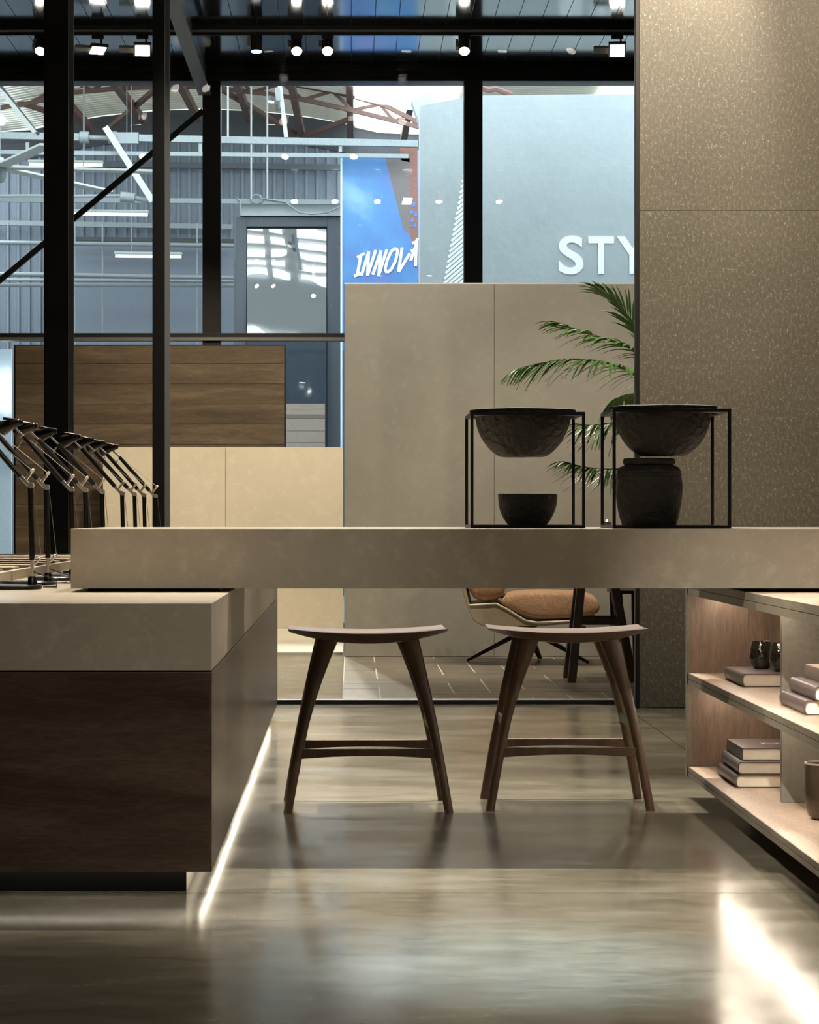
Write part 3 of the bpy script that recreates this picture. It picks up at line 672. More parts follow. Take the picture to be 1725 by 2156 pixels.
# ================================================================ DESK LAMPS
def make_lamp(label):
    t = thing('desk_lamp', label, 'lamp', (0, 0, 0), 0, 'row of articulated desk lamps on the counter')
    lpart(MB().lathe([(0, 0), (0.092, 0), (0.095, 0.003), (0.095, 0.010), (0.092, 0.013), (0, 0.013)], 48, c=(-0.065, 0, 0)), 'base', 'lamp_black', t, smooth=True)
    lpart(MB().lathe([(0.016, 0.013), (0.013, 0.035), (0.010, 0.040), (0, 0.040)], 24), 'socket', 'lamp_black', t, smooth=True)
    lpart(MB().tube([(0, 0, 0.038), (0, 0, 0.066)], 0.0042), 'rod', 'silver', t, smooth=True)
    c = lpart(MB().bar((0, 0, 0.062), (0, 0, 0.094), 0.011, 0.011), 'lower_joint', 'silver', t, bev=0.003)
    lpart(MB().bar((0.002, 0, 0.072), (0.026, 0, 0.098), 0.007, 0.007), 'spring_arm', 'silver', c, bev=0.002)
    lpart(MB().tube([(0.020, -0.006, 0.096), (0.030, 0.006, 0.100)], 0.0035), 'pin', 'silver', c, smooth=True)
    lpart(MB().tube([(0, 0, 0.090), (-0.006, 0, 0.322)], 0.0088, 14), 'lower_arm', 'lamp_black', t, smooth=True)
    e = lpart(MB().bar((-0.004, 0, 0.318), (-0.036, 0, 0.352), 0.010, 0.013), 'elbow_joint', 'silver', t, bev=0.002)
    lpart(MB().tube([(-0.004, -0.010, 0.324), (-0.004, 0.010, 0.324)], 0.0095, 16), 'pivot', 'silver', e, smooth=True)
    lpart(MB().bar((-0.022, 0, 0.340), (0.000, 0, 0.370), 0.009, 0.010), 'spring_arm', 'silver', e, bev=0.002)
    lpart(MB().tube([(0.0, -0.007, 0.368), (0.002, 0.007, 0.372)], 0.006), 'pin', 'silver', e, smooth=True)
    lpart(MB().tube([(-0.036, 0, 0.352), (-0.180, 0.02, 0.512)], 0.0088, 14), 'upper_arm', 'lamp_black', t, smooth=True)
    k = lpart(MB().bar((-0.180, 0.02, 0.512), (-0.226, 0.025, 0.556), 0.008, 0.007), 'head_link', 'silver', t, bev=0.002)
    lpart(MB().bar((-0.188, 0.02, 0.50), (-0.204, 0.02, 0.470), 0.006, 0.005), 'lever', 'silver', k)
    lpart(MB().tube([(0.001, 0, 0.370), (-0.186, 0.02, 0.522)], 0.0011, 6), 'tension_wire', 'silver', t)
    lpart(MB().tube([(0.028, 0, 0.098), (0.004, 0, 0.318)], 0.0011, 6), 'tension_wire', 'silver', t)
    # shade: short cone on a ball joint, tipped down and away
    ax = Vector((-0.80, 0.50, -0.22)).normalized(); p0 = Vector((-0.205, 0.015, 0.560))
    lpart(MB().tube([p0 - ax * 0.02, p0 - ax * 0.015, p0, p0 + ax * 0.02, p0 + ax * 0.070, p0 + ax * 0.072], [0.007, 0.013, 0.014, 0.016, 0.027, 0.024], 28), 'shade', 'lamp_black', t, smooth=True, angle=60)
    lpart(MB().tube([p0 + Vector((0.02, 0, 0.006)), p0 + Vector((-0.05, 0.01, 0.018))], 0.006), 'switch_stem', 'lamp_black', t, smooth=True)
    pts = [(-0.004, 0.008, 0.066), (0.006, 0.012, 0.052), (0.04, 0.016, 0.040), (0.075, 0.02, 0.03), (0.07, 0.05, 0.004), (0.02, 0.12, 0.003), (0.05, 0.2, 0.003)]
    lpart(MB().tube(pts, 0.0022, 8), 'cable', 'lamp_black', t, smooth=True)
    return t
lz = [7.58, 8.05, 8.62, 9.0, 9.55, 10.2, 10.7, 11.1, 11.68]
lxp = [68, 101, 153, 183, 218, 260, 286, 306, 330]
words = ['nearest', 'second nearest', 'third nearest', 'fourth nearest', 'fifth in the row', 'sixth in the row', 'seventh in the row', 'eighth in the row', 'farthest']
base = None
for i, (z, x) in enumerate(zip(lz, lxp)):
    lb = 'black articulated desk lamp on the counter, %s, counting from the viewer' % words[i]
    loc = (pxx(x, z), z, CT)
    if base is None: base = make_lamp(lb); base.location = loc
    else: o = dup(base, loc, R((0, 3, -4, 2, 1, -3, 4, -2, 2)[i]), lb)
# ---------------------------------------------------------------- slatted rack lying on the counter
rk = thing('slatted_rack', 'pale slatted timber rack lying on the counter at far left', 'rack', (-1.7, 9.8, CT))
for xk in (-1.215, -1.75, -2.3):
    B(xk - 0.012, xk + 0.012, 7.5, 11.95, CT, CT + 0.034).build('rail', 'slat_wood', rk, bev=0.001)
B(-2.4, -1.23, 7.5, 11.95, CT + 0.018, CT + 0.024).build('backing_board', 'table_wood', rk)
for k in range(11):
    yk = 7.55 + k * 0.42
    B(-2.4, -1.23, yk, yk + 0.15, CT + 0.030, CT + 0.042).build('slat', 'slat_wood', rk)

# ================================================================ LOUNGE FURNITURE
def lounge_chair(label, x, y, rz):
    t = thing('lounge_chair', label, 'armchair', (x, y, 0), rz, 'fabric lounge chairs')
    # shell: side profile (x,z) swept in y; the chair faces +x
    outer = [(0.46, 0.315), (0.30, 0.285), (0.10, 0.268), (-0.10, 0.262), (-0.30, 0.268), (-0.36, 0.30), (-0.405, 0.40), (-0.47, 0.62), (-0.53, 0.83), (-0.545, 0.845)]
    inner = [(-0.535, 0.85), (-0.505, 0.83), (-0.43, 0.60), (-0.385, 0.405), (-0.21, 0.415), (-0.13, 0.375), (-0.02, 0.305), (0.06, 0.29), (0.30, 0.302), (0.455, 0.328)]
    wd = 0.66
    sh = lpart(MB().prism([(a, -wd / 2, b_) for a, b_ in outer + inner], (0, wd, 0)), 'shell', 'shell', t, bev=0.006)
    for sy in (-1, 1):
        pts = [(a, sy * (wd / 2 + 0.001), b_) for a, b_ in inner[3:]]
        lpart(MB().tube(pts, 0.008, 8), 'shell_rim', 'shell_edge', sh, smooth=True)
    def pad(prof, name, w_):
        mb = MB(); vs_ = []; n = len(prof); ys_ = [-1, -0.96, -0.85, -0.4, 0.4, 0.85, 0.96, 1]; sc = [0.72, 0.88, 0.98, 1, 1, 0.98, 0.88, 0.72]
        cx_ = sum(p[0] for p in prof) / n; cz_ = sum(p[1] for p in prof) / n
        for yv, s_ in zip(ys_, sc):
            for a, b_ in prof: vs_.append((cx_ + (a - cx_) * (0.9 + 0.1 * s_), yv * w_ / 2, cz_ + (b_ - cz_) * s_))
        fs = [tuple(range(n)), tuple(range(7 * n, 8 * n))]
        for i in range(7):
            for k in range(n): fs.append((i * n + k, i * n + (k + 1) % n, (i + 1) * n + (k + 1) % n, (i + 1) * n + k))
        mb.add(vs_, fs); lpart(mb, name, 'fabric', t, smooth=True, sub=1, angle=180)
    pad([(-0.20, 0.42), (-0.12, 0.375), (0.0, 0.318), (0.1, 0.302), (0.3, 0.315), (0.45, 0.335), (0.485, 0.37), (0.475, 0.44), (0.42, 0.485), (0.2, 0.50), (-0.05, 0.498), (-0.17, 0.475)], 'seat_cushion', 0.64)
    pad([(-0.385, 0.412), (-0.19, 0.42), (-0.12, 0.50), (-0.22, 0.62), (-0.35, 0.80), (-0.40, 0.87), (-0.47, 0.88), (-0.495, 0.83), (-0.42, 0.60)], 'back_cushion', 0.64)
    lpart(MB().lathe([(0.0, 0.20), (0.03, 0.20), (0.034, 0.235), (0.10, 0.262), (0, 0.264)], 24), 'hub', 'black_metal', t, smooth=True)
    for an in (168, 258, 348, 78):
        dx, dy = math.cos(R(an)), math.sin(R(an))
        lpart(MB().bar((0.015 * dx, 0.015 * dy, 0.225), (0.42 * dx, 0.42 * dy, 0.012), 0.05, 0.035, (0, 0, 1), 0.028, 0.018), 'leg', 'black_metal', t, bev=0.003)
    return t
lc = lounge_chair('orange-brown fabric lounge chair with swivel base before the beige wall', 1.195, 16.42, R(-4))
dup(lc, (2.42, 16.3, 0), R(165), 'second orange-brown lounge chair peeking out past the speckled wall')
# A-frame wooden bar stool / table legs
t = thing('trestle_table', 'small dark wood table on splayed trestle legs by the lounge chair', 'table', (1.49, 14.75, 0))
def wp(px, py, y): return P(px, py, y)
for (fx, fy, tx, y) in ((1196, 1437, 1222, 14.53), (1186, 1427, 1214, 14.95), (1326, 1437, 1281, 14.53), (1318, 1427, 1275, 14.95)):
    f = Vector((pxx(fx + 8, y), y, 0.0)); tp = Vector((pxx(tx + 8, y), y + (0.06 if y < 14.7 else -0.06), 0.70))
    MB().bar(f, tp, 0.05, 0.05, (0, 1, 0)).build('leg', 'table_wood', t, bev=0.003)
for y in (14.56, 14.92):
    B(pxx(1216, y), pxx(1300, y), y - 0.012, y + 0.012, 0.345, 0.385).build('stretcher', 'table_wood', t, bev=0.003)
for x in (1.40, 1.60):
    B(x - 0.012, x + 0.012, 14.56, 14.92, 0.30, 0.335).build('stretcher', 'table_wood', t, bev=0.003)
B(1.30, 1.68, 14.5, 14.98, 0.70, 0.74).build('table_top', 'table_wood', t, bev=0.006)
t = thing('side_table', 'black side table half hidden beside the speckled wall', 'table', (1.74, 15.3, 0))
B(1.64, 1.84, 15.06, 15.54, 0.515, 0.535).build('table_top', 'black_metal', t, bev=0.003)
for (xa, ya, xb, yb) in ((1.70, 15.04, 1.67, 15.10), (1.83, 15.04, 1.81, 15.10), (1.70, 15.56, 1.67, 15.50), (1.83, 15.56, 1.81, 15.50)):
    MB().bar((xa, ya, 0), (xb, yb, 0.516), 0.036, 0.036, (0, 1, 0)).build('leg', 'black_metal', t, bev=0.002)

# ================================================================ PALM
pl = thing('potted_palm', 'green feathery palm reaching out from behind the speckled wall', 'plant', (2.12, 15.6, 0))
B_ = Vector((2.12, 15.6, 0))
MB().lathe([(0, 0), (0.19, 0), (0.25, 0.42), (0.235, 0.42), (0.22, 0.36), (0, 0.36)], 36, c=B_).build('pot', 'pot', pl, smooth=True)
MB().tube([B_ + Vector((0, 0, 0.36)), B_ + Vector((0.02, 0.01, 0.7)), B_ + Vector((0, 0, 1.15))], [0.05, 0.045, 0.035], 14).build('trunk', 'trunk', pl, smooth=True)
def frond(pts, ll, droop, seed, nleaf=30, t0=0.22, upb=0.0):
    rnd = random.Random(seed)
    # smooth the control polygon (Catmull-Rom)
    cp = [Vector(p) for p in pts]; cp = [cp[0] * 2 - cp[1]] + cp + [cp[-1] * 2 - cp[-2]]; path = []
    for i in range(1, len(cp) - 2):
        for k in range(10):
            s_ = k / 10; a, b_, c, d = cp[i - 1:i + 3]
            path.append(0.5 * ((2 * b_) + (c - a) * s_ + (2 * a - 5 * b_ + 4 * c - d) * s_ ** 2 + (3 * b_ - a - 3 * c + d) * s_ ** 3))
    path.append(cp[-2])
    n = len(path)
    fo = MB().tube(path, [0.009 * (1 - 0.8 * i / (n - 1)) for i in range(n)], 6).build('frond', 'frond_stem', pl, smooth=True)
    mb = MB()
    for i in range(nleaf):
        u = t0 + (0.995 - t0) * i / (nleaf - 1); q = u * (n - 1); k = min(int(q), n - 2); p = path[k].lerp(path[k + 1], q - k); d = (path[k + 1] - path[k]).normalized()
        side = d.cross(Vector((0, 0, 1))).normalized(); up = side.cross(d)
        for sd in (-1, 1):
            ln = ll * (0.55 + 0.6 * math.sin(math.pi * min(1, (u - t0) / (1 - t0) * 0.8 + 0.2))) * rnd.uniform(0.85, 1.12)
            sw = 0.55 + 0.75 * u; dr = (d * sw + side * sd * (0.62 + rnd.uniform(-0.15, 0.15)) + up * (upb + rnd.uniform(-0.12, 0.25) * 1.0)).normalized()
            wv = dr.cross(up).normalized(); w0 = 0.0125 * rnd.uniform(0.8, 1.2); ctr = []
            for m_ in range(6):
                s_ = m_ / 5; ctr.append(p + dr * ln * s_ + Vector((0, 0, -droop * ln * s_ * s_)))
            vs_ = []
            for m_, c in enumerate(ctr):
                wd_ = w0 * (0.35, 0.95, 1.0, 0.85, 0.5, 0.03)[m_]
                vs_ += [c - wv * wd_ , c + up * -0.003, c + wv * wd_]
            fs = []
            for m_ in range(5):
                a = m_ * 3; fs += [(a, a + 1, a + 4, a + 3), (a + 1, a + 2, a + 5, a + 4)]
            mb.add(vs_, fs)
    mb.build('leaflets', 'frond', fo)
cr = B_ + Vector((0, 0, 1.12))
frond([cr, P(1372, 770, 15.5), P(1340, 690, 15.4), P(1300, 640, 15.35), P(1262, 612, 15.3)], 0.27, 0.25, 1, 26, 0.30, 0.15)
frond([cr, P(1385, 800, 15.4), P(1335, 738, 15.2), P(1270, 712, 15.1), P(1210, 692, 15.0), P(1165, 678, 14.95)], 0.21, 0.40, 2, 30, 0.28)
frond([cr, P(1400, 830, 15.3), P(1335, 786, 15.0), P(1270, 762, 14.8), P(1200, 756, 14.7), P(1140, 764, 14.65), P(1090, 776, 14.6)], 0.23, 0.55, 3, 38, 0.25)
frond([cr, P(1400, 900, 15.4), P(1340, 880, 15.2), P(1290, 890, 15.1), P(1245, 895, 15.0), P(1215, 892, 15.0)], 0.22, 0.6, 4, 26, 0.25)
frond([cr, P(1390, 980, 15.2), P(1335, 985, 14.9), P(1280, 988, 14.75), P(1230, 983, 14.65), P(1190, 972, 14.6)], 0.22, 0.5, 5, 28, 0.25)
frond([cr, P(1385, 860, 15.9), P(1345, 830, 16.1), P(1310, 835, 16.3), P(1290, 850, 16.4)], 0.17, 0.8, 6, 22, 0.3)
frond([cr, cr + Vector((0.25, 0.1, 0.35)), cr + Vector((0.55, 0.2, 0.45)), cr + Vector((0.85, 0.3, 0.3))], 0.22, 0.6, 7, 26, 0.25)
frond([cr, cr + Vector((0.2, -0.25, 0.4)), cr + Vector((0.4, -0.55, 0.5)), cr + Vector((0.55, -0.9, 0.35))], 0.22, 0.6, 8, 26, 0.25)
frond([cr, cr + Vector((0.05, 0.2, 0.45)), cr + Vector((0.1, 0.45, 0.75)), cr + Vector((0.15, 0.7, 0.8))], 0.22, 0.6, 9, 26, 0.25)

# ================================================================ THE HALL OUTSIDE
YG = 34.0
struct(B(-14, 14, YF + 0.25, YG + 3, -0.2, 0.0), 'floor', 'hall_floor', 'grey floor of the hall outside the facade', 'floor')
def roof_h(x):
    d = abs(x + 2.1); return 6.72 - (0.05 * d * d if d < 2.5 else 0.3125 + 0.03 * (d - 2.5))
# gable wall: corrugated sheets
gw = struct(B(-14, 14, YG + 0.08, YG + 0.2, 0, 6.2), 'wall_gable', 'hall_dark', 'grey corrugated metal end wall of the hall', 'wall')
prof = []; sw_ = 0.9; nr = 6
for k in range(nr):
    b0 = sw_ * k / nr; p_ = sw_ / nr
    prof += [(b0, 0), (b0 + p_ * 0.62, 0), (b0 + p_ * 0.70, -0.035), (b0 + p_ * 0.92, -0.035)]
prof.append((sw_, 0))
mb = MB(); vs_ = []
for z in (0, 1): vs_ += [(a, b_, z) for a, b_ in prof]
n = len(prof); mb.add(vs_, [(i, i + 1, i + 1 + n, i + n) for i in range(n - 1)])
sheet = mb.mesh('metal_sheet', 'hall_sheet')
for k in range(26):
    xk = -13.2 + k * sw_
    o = bpy.data.objects.new('metal_sheet', sheet); COL.objects.link(o); o.parent = gw
    o.location = (xk, YG + 0.03, 0); o.scale = (1, 1, roof_h(xk + 0.45) - 0.30)
# dark arched band at the eaves
top = [(x * 0.5, YG - 0.02, roof_h(x * 0.5) - 0.02) for x in range(-24, 25)]; bot = [(x * 0.5, YG - 0.02, roof_h(x * 0.5) - 0.42) for x in range(24, -25, -1)]
MB().prism(top + bot, (0, 0.05, 0)).build('eaves_band', 'hall_dark', gw)
# vaulted roof
mb = MB(); vs_ = []; xs = [x * 0.5 for x in range(-28, 29)]
for y in (2.0, YG + 0.3): vs_ += [(x, y, roof_h(x)) for x in xs]
n = len(xs)
fs = [(i, i + 1, i + 1 + n, i + n) for i in range(n - 1)]
rfh = struct(mb.add(vs_, fs), 'ceiling', 'roof_sheet', 'vaulted cream sheet roof of the hall', 'ceiling')
# corrugation ribs of the visible roof part
mb = MB()
for x in range(-26, 27): pass
rib_n = 0
for k in range(34):
    y = 28.4 + k * 0.165
    pts = [(x, y, roof_h(x) - 0.008) for x in [i * 0.7 for i in range(-12, 12)]]
    MB().tube(pts, 0.02, 4).build('roof_rib', 'roof_rib', rfh)
# roof lights
def skylight(label, x0, x1, y0, y1):
    n = 8; vs_ = []
    for dz in (-0.05, -0.03):
        for y in (y0, y1): vs_ += [(x0 + (x1 - x0) * k / n, y, roof_h(x0 + (x1 - x0) * k / n) + dz) for k in range(n + 1)]
    m_ = n + 1; fs = [(i, i + 1, i + 1 + m_, i + m_) for i in range(n)] + [(i + 2 * m_, i + 3 * m_, i + 1 + 3 * m_, i + 1 + 2 * m_) for i in range(n)]
    fs += [(i, i + 2 * m_, i + 1 + 2 * m_, i + 1) for i in range(n)] + [(i + m_, i + 1 + m_, i + 1 + 3 * m_, i + 3 * m_) for i in range(n)]
    fs += [(0, m_, 3 * m_, 2 * m_), (n, n + 2 * m_, n + 3 * m_, n + m_)]
    o = MB().add(vs_, fs).build('roof_light', 'skylight'); tag(o, label, 'skylight')
skylight('bright roof light above the banner and slate wall', 0.05, 1.35, 28.0, 33.9)
skylight('bright roof light at the far left of the hall', -7.2, -4.75, 30.3, 33.2)
skylight('bright roof light at the right over the slate wall', 3.1, 5.2, 24.0, 33.0)
for i, (ya, yb) in enumerate(((26.9, 27.7), (25.2, 26.4), (15.0, 17.8), (8.5, 12.0))):  # broad strips out of view, added to brighten the hall
    skylight('unseen broad roof light strip added for hall light, %s from the hall end wall' % ('first', 'second', 'third', 'fourth')[i], -6.0 if i > 1 else -4.6, 2.6, ya, yb)
for i in range(5):
    for k, (xa, xb) in enumerate(((-6.0, -1.35), (-1.25, -1.05), (-0.85, 2.6))):
        skylight('narrow roof light pane, row %s from the facade, %s pane' % (('one', 'two', 'three', 'four', 'five')[i], ('left', 'middle', 'right')[k]), xa, xb, 23.55 - i * 0.62, 23.85 - i * 0.62)
# trusses
def member(t, a, b_, w_, name='truss_member', mat='rust'):
    MB().bar(a, b_, w_, w_).build(name, mat, t)
YT = 31.6
t = thing('roof_truss', 'rust-red lattice roof truss crossing the hall', 'truss', (0, YT, 5.8))
up_ = [(-60, 205), (60, 190), (150, 172), (235, 160), (330, 152)]
lo_ = [(-60, 235), (60, 218), (150, 195), (240, 187), (330, 182), (430, 182), (480, 188), (560, 197), (640, 210), (740, 232), (800, 247), (885, 268)]
hi_ = [(330, 152), (430, 156), (520, 163), (620, 178), (690, 190), (740, 202), (810, 222), (890, 262)]
for ch in (up_, lo_, hi_):
    for a, b_ in zip(ch, ch[1:]): member(t, P(*a, YT), P(*b_, YT), 0.055, 'chord')
for a, b_ in (((60, 190), (150, 195)), ((150, 172), (60, 218)), ((150, 172), (195, 190)), ((195, 190), (240, 160)), ((240, 160), (290, 184)), ((290, 184), (340, 155)), ((400, 155), (440, 182)), ((500, 163), (530, 194)), ((530, 194), (595, 175)), ((595, 175), (638, 210)), ((638, 210), (700, 192)), ((700, 192), (742, 232)), ((742, 232), (800, 220)), ((800, 220), (830, 255)), ((830, 255), (860, 245)), ((860, 245), (885, 268))):
    member(t, P(*a, YT), P(*b_, YT), 0.04, 'web_member')
for i, (a, b_) in enumerate((((330, 186), (232, 268)), ((470, 190), (622, 282)), ((738, 250), (640, 288)), ((40, 215), (160, 255)))):
    o = MB().bar(P(*a, 31.9), P(*b_, 33.6), 0.06, 0.06).build('roof_brace', 'rust'); tag(o, 'rust-red diagonal roof brace, %s from the left' % ('second', 'third', 'fourth', 'leftmost')[i], 'brace')
for i, (a, b_) in enumerate((((148, 225), (190, 270)), ((236, 168), (302, 255)), ((375, 168), (418, 250)), ((496, 168), (526, 252)), ((612, 168), (636, 284)), ((736, 168), (738, 290)), ((872, 180), (850, 292)), ((1202, 168), (1180, 205)))):
    o = MB().bar(P(*a, 30.8 if a[1] < 200 else 32.6), P(*b_, 33.8), 0.09, 0.1).build('roof_purlin', 'rust'); tag(o, 'rust-red roof purlin running to the hall end wall, %s from the left' % ('first', 'second', 'third', 'fourth', 'fifth', 'sixth', 'seventh', 'eighth')[i], 'purlin')
# pipes, rails and conduits in front of the gable wall
def pipe(label, pts, y, r, mat='pipe', name='pipe_rail', sq=False, cat='pipe'):
    mb = MB(); q = [P(a, b_, y) for a, b_ in pts]
    if sq:
        for a, b_ in zip(q, q[1:]): mb.bar(a, b_, r * 2, r * 2)
    else: mb.tube(q, r, 10)
    o = mb.build(name, mat, smooth=not sq); return tag(o, label, cat)
pipe('thick square grey rail left of the clamp joint', [(-420, 280), (-40, 285), (167, 289)], 28.8, 0.04, 'pipe', 'hall_rail', True, 'rail')
pipe('thick square grey rail running right from the clamp joint to the banner', [(293, 291), (330, 292), (880, 303)], 28.8, 0.04, 'pipe', 'hall_rail', True, 'rail')
pipe('thinner square grey rail just below the thick rail', [(-420, 317), (-40, 320), (330, 324), (860, 329)], 28.8, 0.024, 'pipe', 'hall_rail', True, 'rail')
for i, px in enumerate((58, 422, 717)):
    pipe('short grey post between the two upper rails, %s' % ('left', 'middle', 'right')[i], [(px, 300), (px, 320)], 28.8, 0.02, 'pipe', 'rail_post', True, 'post')
pipe('grey cable conduit at mid height behind the columns', [(-420, 416), (-40, 413), (60, 412), (150, 413), (250, 412), (254, 412)], 28.8, 0.018, 'pipe_dark')
pipe('pale rail above the glazed cabin', [(-420, 417), (-40, 420), (380, 423), (722, 426)], 29.88, 0.03, 'pipe', 'hall_rail', True, 'rail')
pipe('grey girt rail of the corrugated wall at mid height', [(-420, 462), (490, 478)], 33.8, 0.035, 'pipe_dark', 'wall_girt', True, 'rail')
pipe('grey girt rail of the corrugated wall near the rails', [(100, 344), (720, 353)], 33.8, 0.04, 'hall_frame', 'wall_girt', True, 'rail')
pipe('dark pipe along the lower hall wall', [(150, 506), (492, 511)], 33.0, 0.05, 'hall_dark', 'pipe_run')
pipe('pale pipe just below the dark pipe', [(-420, 505), (100, 512), (492, 517)], 32.8, 0.03, 'pipe')
pipe('upper pale pipe of the low pipe bundle', [(-420, 572), (150, 579), (330, 583), (492, 585)], 32.5, 0.032, 'pipe')
pipe('middle grey pipe of the low pipe bundle', [(-420, 587), (492, 592)], 32.35, 0.022, 'pipe')
pipe('lowest grey pipe of the low pipe bundle', [(-420, 599), (492, 601)], 32.6, 0.028, 'pipe_dark')
for i, px in enumerate((17, 158, 216, 415)):
    pipe('thin vertical conduit on the hall wall, %s' % ('at the left picture edge', 'just right of the thick column', 'midway between the two columns', 'beside the left facade post')[i], [(px, 330 if i == 1 else 470), (px, 1240.7)], 32.95, 0.012, 'pipe', 'conduit')
for i, (px, yb) in enumerate(((480, 290), (529, 420), (563, 420))):
    a = P(px, yb, 28.66 if i == 0 else 29.82); o = MB().tube([a, (a.x, a.y, roof_h(a.x))], 0.011, 8).build('hanging_rope', 'hall_light', smooth=True)
    tag(o, ('short hanging rope ending at the thick rail', 'long hanging rope dropping to the coiled cable', 'long hanging rope just right of the coiled cable')[i], 'rope')
pts = []
for k in range(26):
    a = k / 25 * 4 * math.pi; pts.append((540 + 13 * math.cos(a) * (1 - 0.01 * k), 419 + 9 * math.sin(a)))
pts += [(560, 419), (600, 425), (630, 447), (655, 451), (690, 447), (720, 434)]
pipe('grey cable coiled over the rail and sagging along the cabin', pts, 29.835, 0.011, 'pipe_dark', 'cable', False, 'cable')
pipe('grey cable hooked over the left end of the cabin top', [(499, 418), (506, 424), (507, 453)], 29.84, 0.011, 'pipe_dark', 'cable', False, 'cable')
# swivel joints on the rails and the diagonal white arm
t = thing('rail_joint', 'grey clamp joint on the thick upper rail behind the columns', 'joint', P(240, 290, 28.8))
MB().tube([P(168, 289, 28.8), P(187, 289.4, 28.8)], 0.07, 18).build('clamp', 'pipe_dark', t, smooth=True)
MB().tube([P(187, 290, 28.8), P(228, 291, 28.8)], 0.03, 14).build('shaft', 'pipe_dark', t, smooth=True)
MB().tube([P(228, 290, 28.8), P(246, 290, 28.8)], 0.075, 18).build('clamp', 'pipe', t, smooth=True)
B(*[v for v in (P(246, 0, 28.8).x, P(292, 0, 28.8).x)], 28.75, 28.85, P(0, 303, 28.8).z, P(0, 280, 28.8).z).build('plate', 'pipe', t)
t = thing('rail_joint', 'grey clamp joint on the cable conduit at mid height', 'joint', P(270, 420, 28.8))
MB().tube([P(254, 414, 28.8), P(284, 417, 28.8)], 0.06, 18).build('clamp', 'pipe_dark', t, smooth=True)
MB().tube([P(284, 417, 28.8), P(318, 424, 28.8)], 0.03, 14).build('shaft', 'pipe_dark', t, smooth=True)
o = MB().bar(P(222, 268, 28.68), P(322, 424, 28.68), 0.075, 0.075).build('support_arm', 'white_paint'); tag(o, 'white diagonal steel arm behind the two columns', 'arm')
t = thing('light_beam', 'steep white hanging light bar with lamps left of the banner', 'light bar', P(595, 230, 26.5))
MB().bar(P(587, 160, 26.5), P(603, 290, 26.5), 0.045, 0.06).build('bar', 'white_paint', t)
MB().bar(P(584, 185, 26.45), P(586, 212, 26.45), 0.05, 0.03).build('panel', 'pipe', t)
MB().tube([P(573, 203, 26.4), P(571, 213, 26.4)], 0.035, 16).build('lamp_head', 'hall_dark', t, smooth=True)
MB().tube([P(571, 213, 26.4), P(570.5, 216, 26.4)], 0.033, 16).build('lens', 'tube_bright', t)
MB().tube([P(584, 220, 26.4), P(587, 232, 26.4)], 0.028, 16).build('lamp_head', 'hall_dark', t, smooth=True)
t = thing('light_beam', 'white channel beam at the top left corner of the view', 'light bar', P(40, 230, 25.5))
MB().bar(P(-8, 168, 25.5), P(80, 282, 25.5), 0.03, 0.12, (0, 1, 0)).build('bar', 'hall_dark', t)
MB().bar(P(6, 196, 25.45), P(74, 280, 25.45), 0.045, 0.045).build('panel', 'white_paint', t)
# ceiling fan
t = thing('ceiling_fan', 'large white industrial ceiling fan at the left edge', 'fan', P(-4, 352, 26.0))
hub = P(-4, 352, 26.0)
MB().lathe([(0, -0.16), (0.06, -0.16), (0.085, -0.1), (0.09, 0.04), (0.06, 0.1), (0, 0.12)], 28, c=hub).build('motor', 'pipe', t, smooth=True)
MB().tube([hub + Vector((0, 0, 0.1)), hub + Vector((0, 0, 2.2))], 0.025).build('down_rod', 'pipe', t, smooth=True)
for (ex, ey, yy) in ((100, 305, 24.6), (330, 362, 26.0), (225, 403, 28.0), (-120, 300, 24.8), (-200, 380, 27.0)):
    e = P(ex, ey, yy); d = (e - hub).normalized(); MB().bar(hub + d * 0.07, e, 0.17, 0.025).build('blade', 'white_paint', t, bev=0.004)
# fluorescent tubes
def fluo(label, xa, xb, py, y, r):
    t = thing('fluorescent_light', label, 'light', P((xa + xb) / 2, py, y))
    MB().bar(P(xa, py - 4, y), P(xb, py - 4 + (xb - xa) * 0.01, y), 0.10, 0.035).build('tray', 'white_paint', t, bev=0.01)
    MB().tube([P(xa + 2, py + 2, y), P(xb - 2, py + 2 + (xb - xa) * 0.01, y)], r).build('tube', 'tube', t, smooth=True)
    for q in (0.25, 0.75):
        a = P(xa + (xb - xa) * q, py - 6, y); MB().tube([a, (a.x, a.y, roof_h(a.x))], 0.006, 6).build('hanger', 'pipe', t)
fluo('long fluorescent fitting between the two columns', 130, 313, 448, 30.5, 0.022)
fluo('fluorescent fitting lower down at the slim column', 241, 384, 537, 31.0, 0.020)
fluo('fluorescent fitting above the fan blade tips', 60, 218, 344, 31.2, 0.024)
# smooth lower wall panel
struct(B(pxx(152, 33.4), pxx(492, 33.4), 33.4, 33.6, 0, pz(519, 33.4)), 'wall_panel', 'hall_panel', 'smooth slate grey lower wall of the hall', 'wall')
# glazed cabin with a tilted window
YC = 30.0
t = thing('site_cabin', 'dark grey glazed cabin left of the blue banner', 'cabin', P(610, 700, YC))
xa, xb = pxx(497, YC), pxx(724, YC)
B(xa, xb, YC + 0.3, YC + 1.2, 0, pz(455, YC)).build('body', 'hall_frame', t)
B(pxx(506, YC), xb, YC - 0.05, YC + 1.0, pz(455, YC), pz(428, YC)).build('roof_box', 'hall_light', t)
B(xa, pxx(519, YC), YC, YC + 0.12, 0, pz(457, YC)).build('frame_post', 'hall_frame', t, bev=0.004)
B(pxx(689, YC), xb, YC, YC + 0.12, 0, pz(457, YC)).build('frame_post', 'hall_frame', t, bev=0.004)
B(pxx(519, YC), pxx(689, YC), YC, YC + 0.12, pz(477, YC), pz(457, YC)).build('frame_head', 'hall_frame', t, bev=0.004)
xa, xb = pxx(519, YC) + 0.01, pxx(689, YC) - 0.01; z0, z1 = 0.8, pz(478, YC)
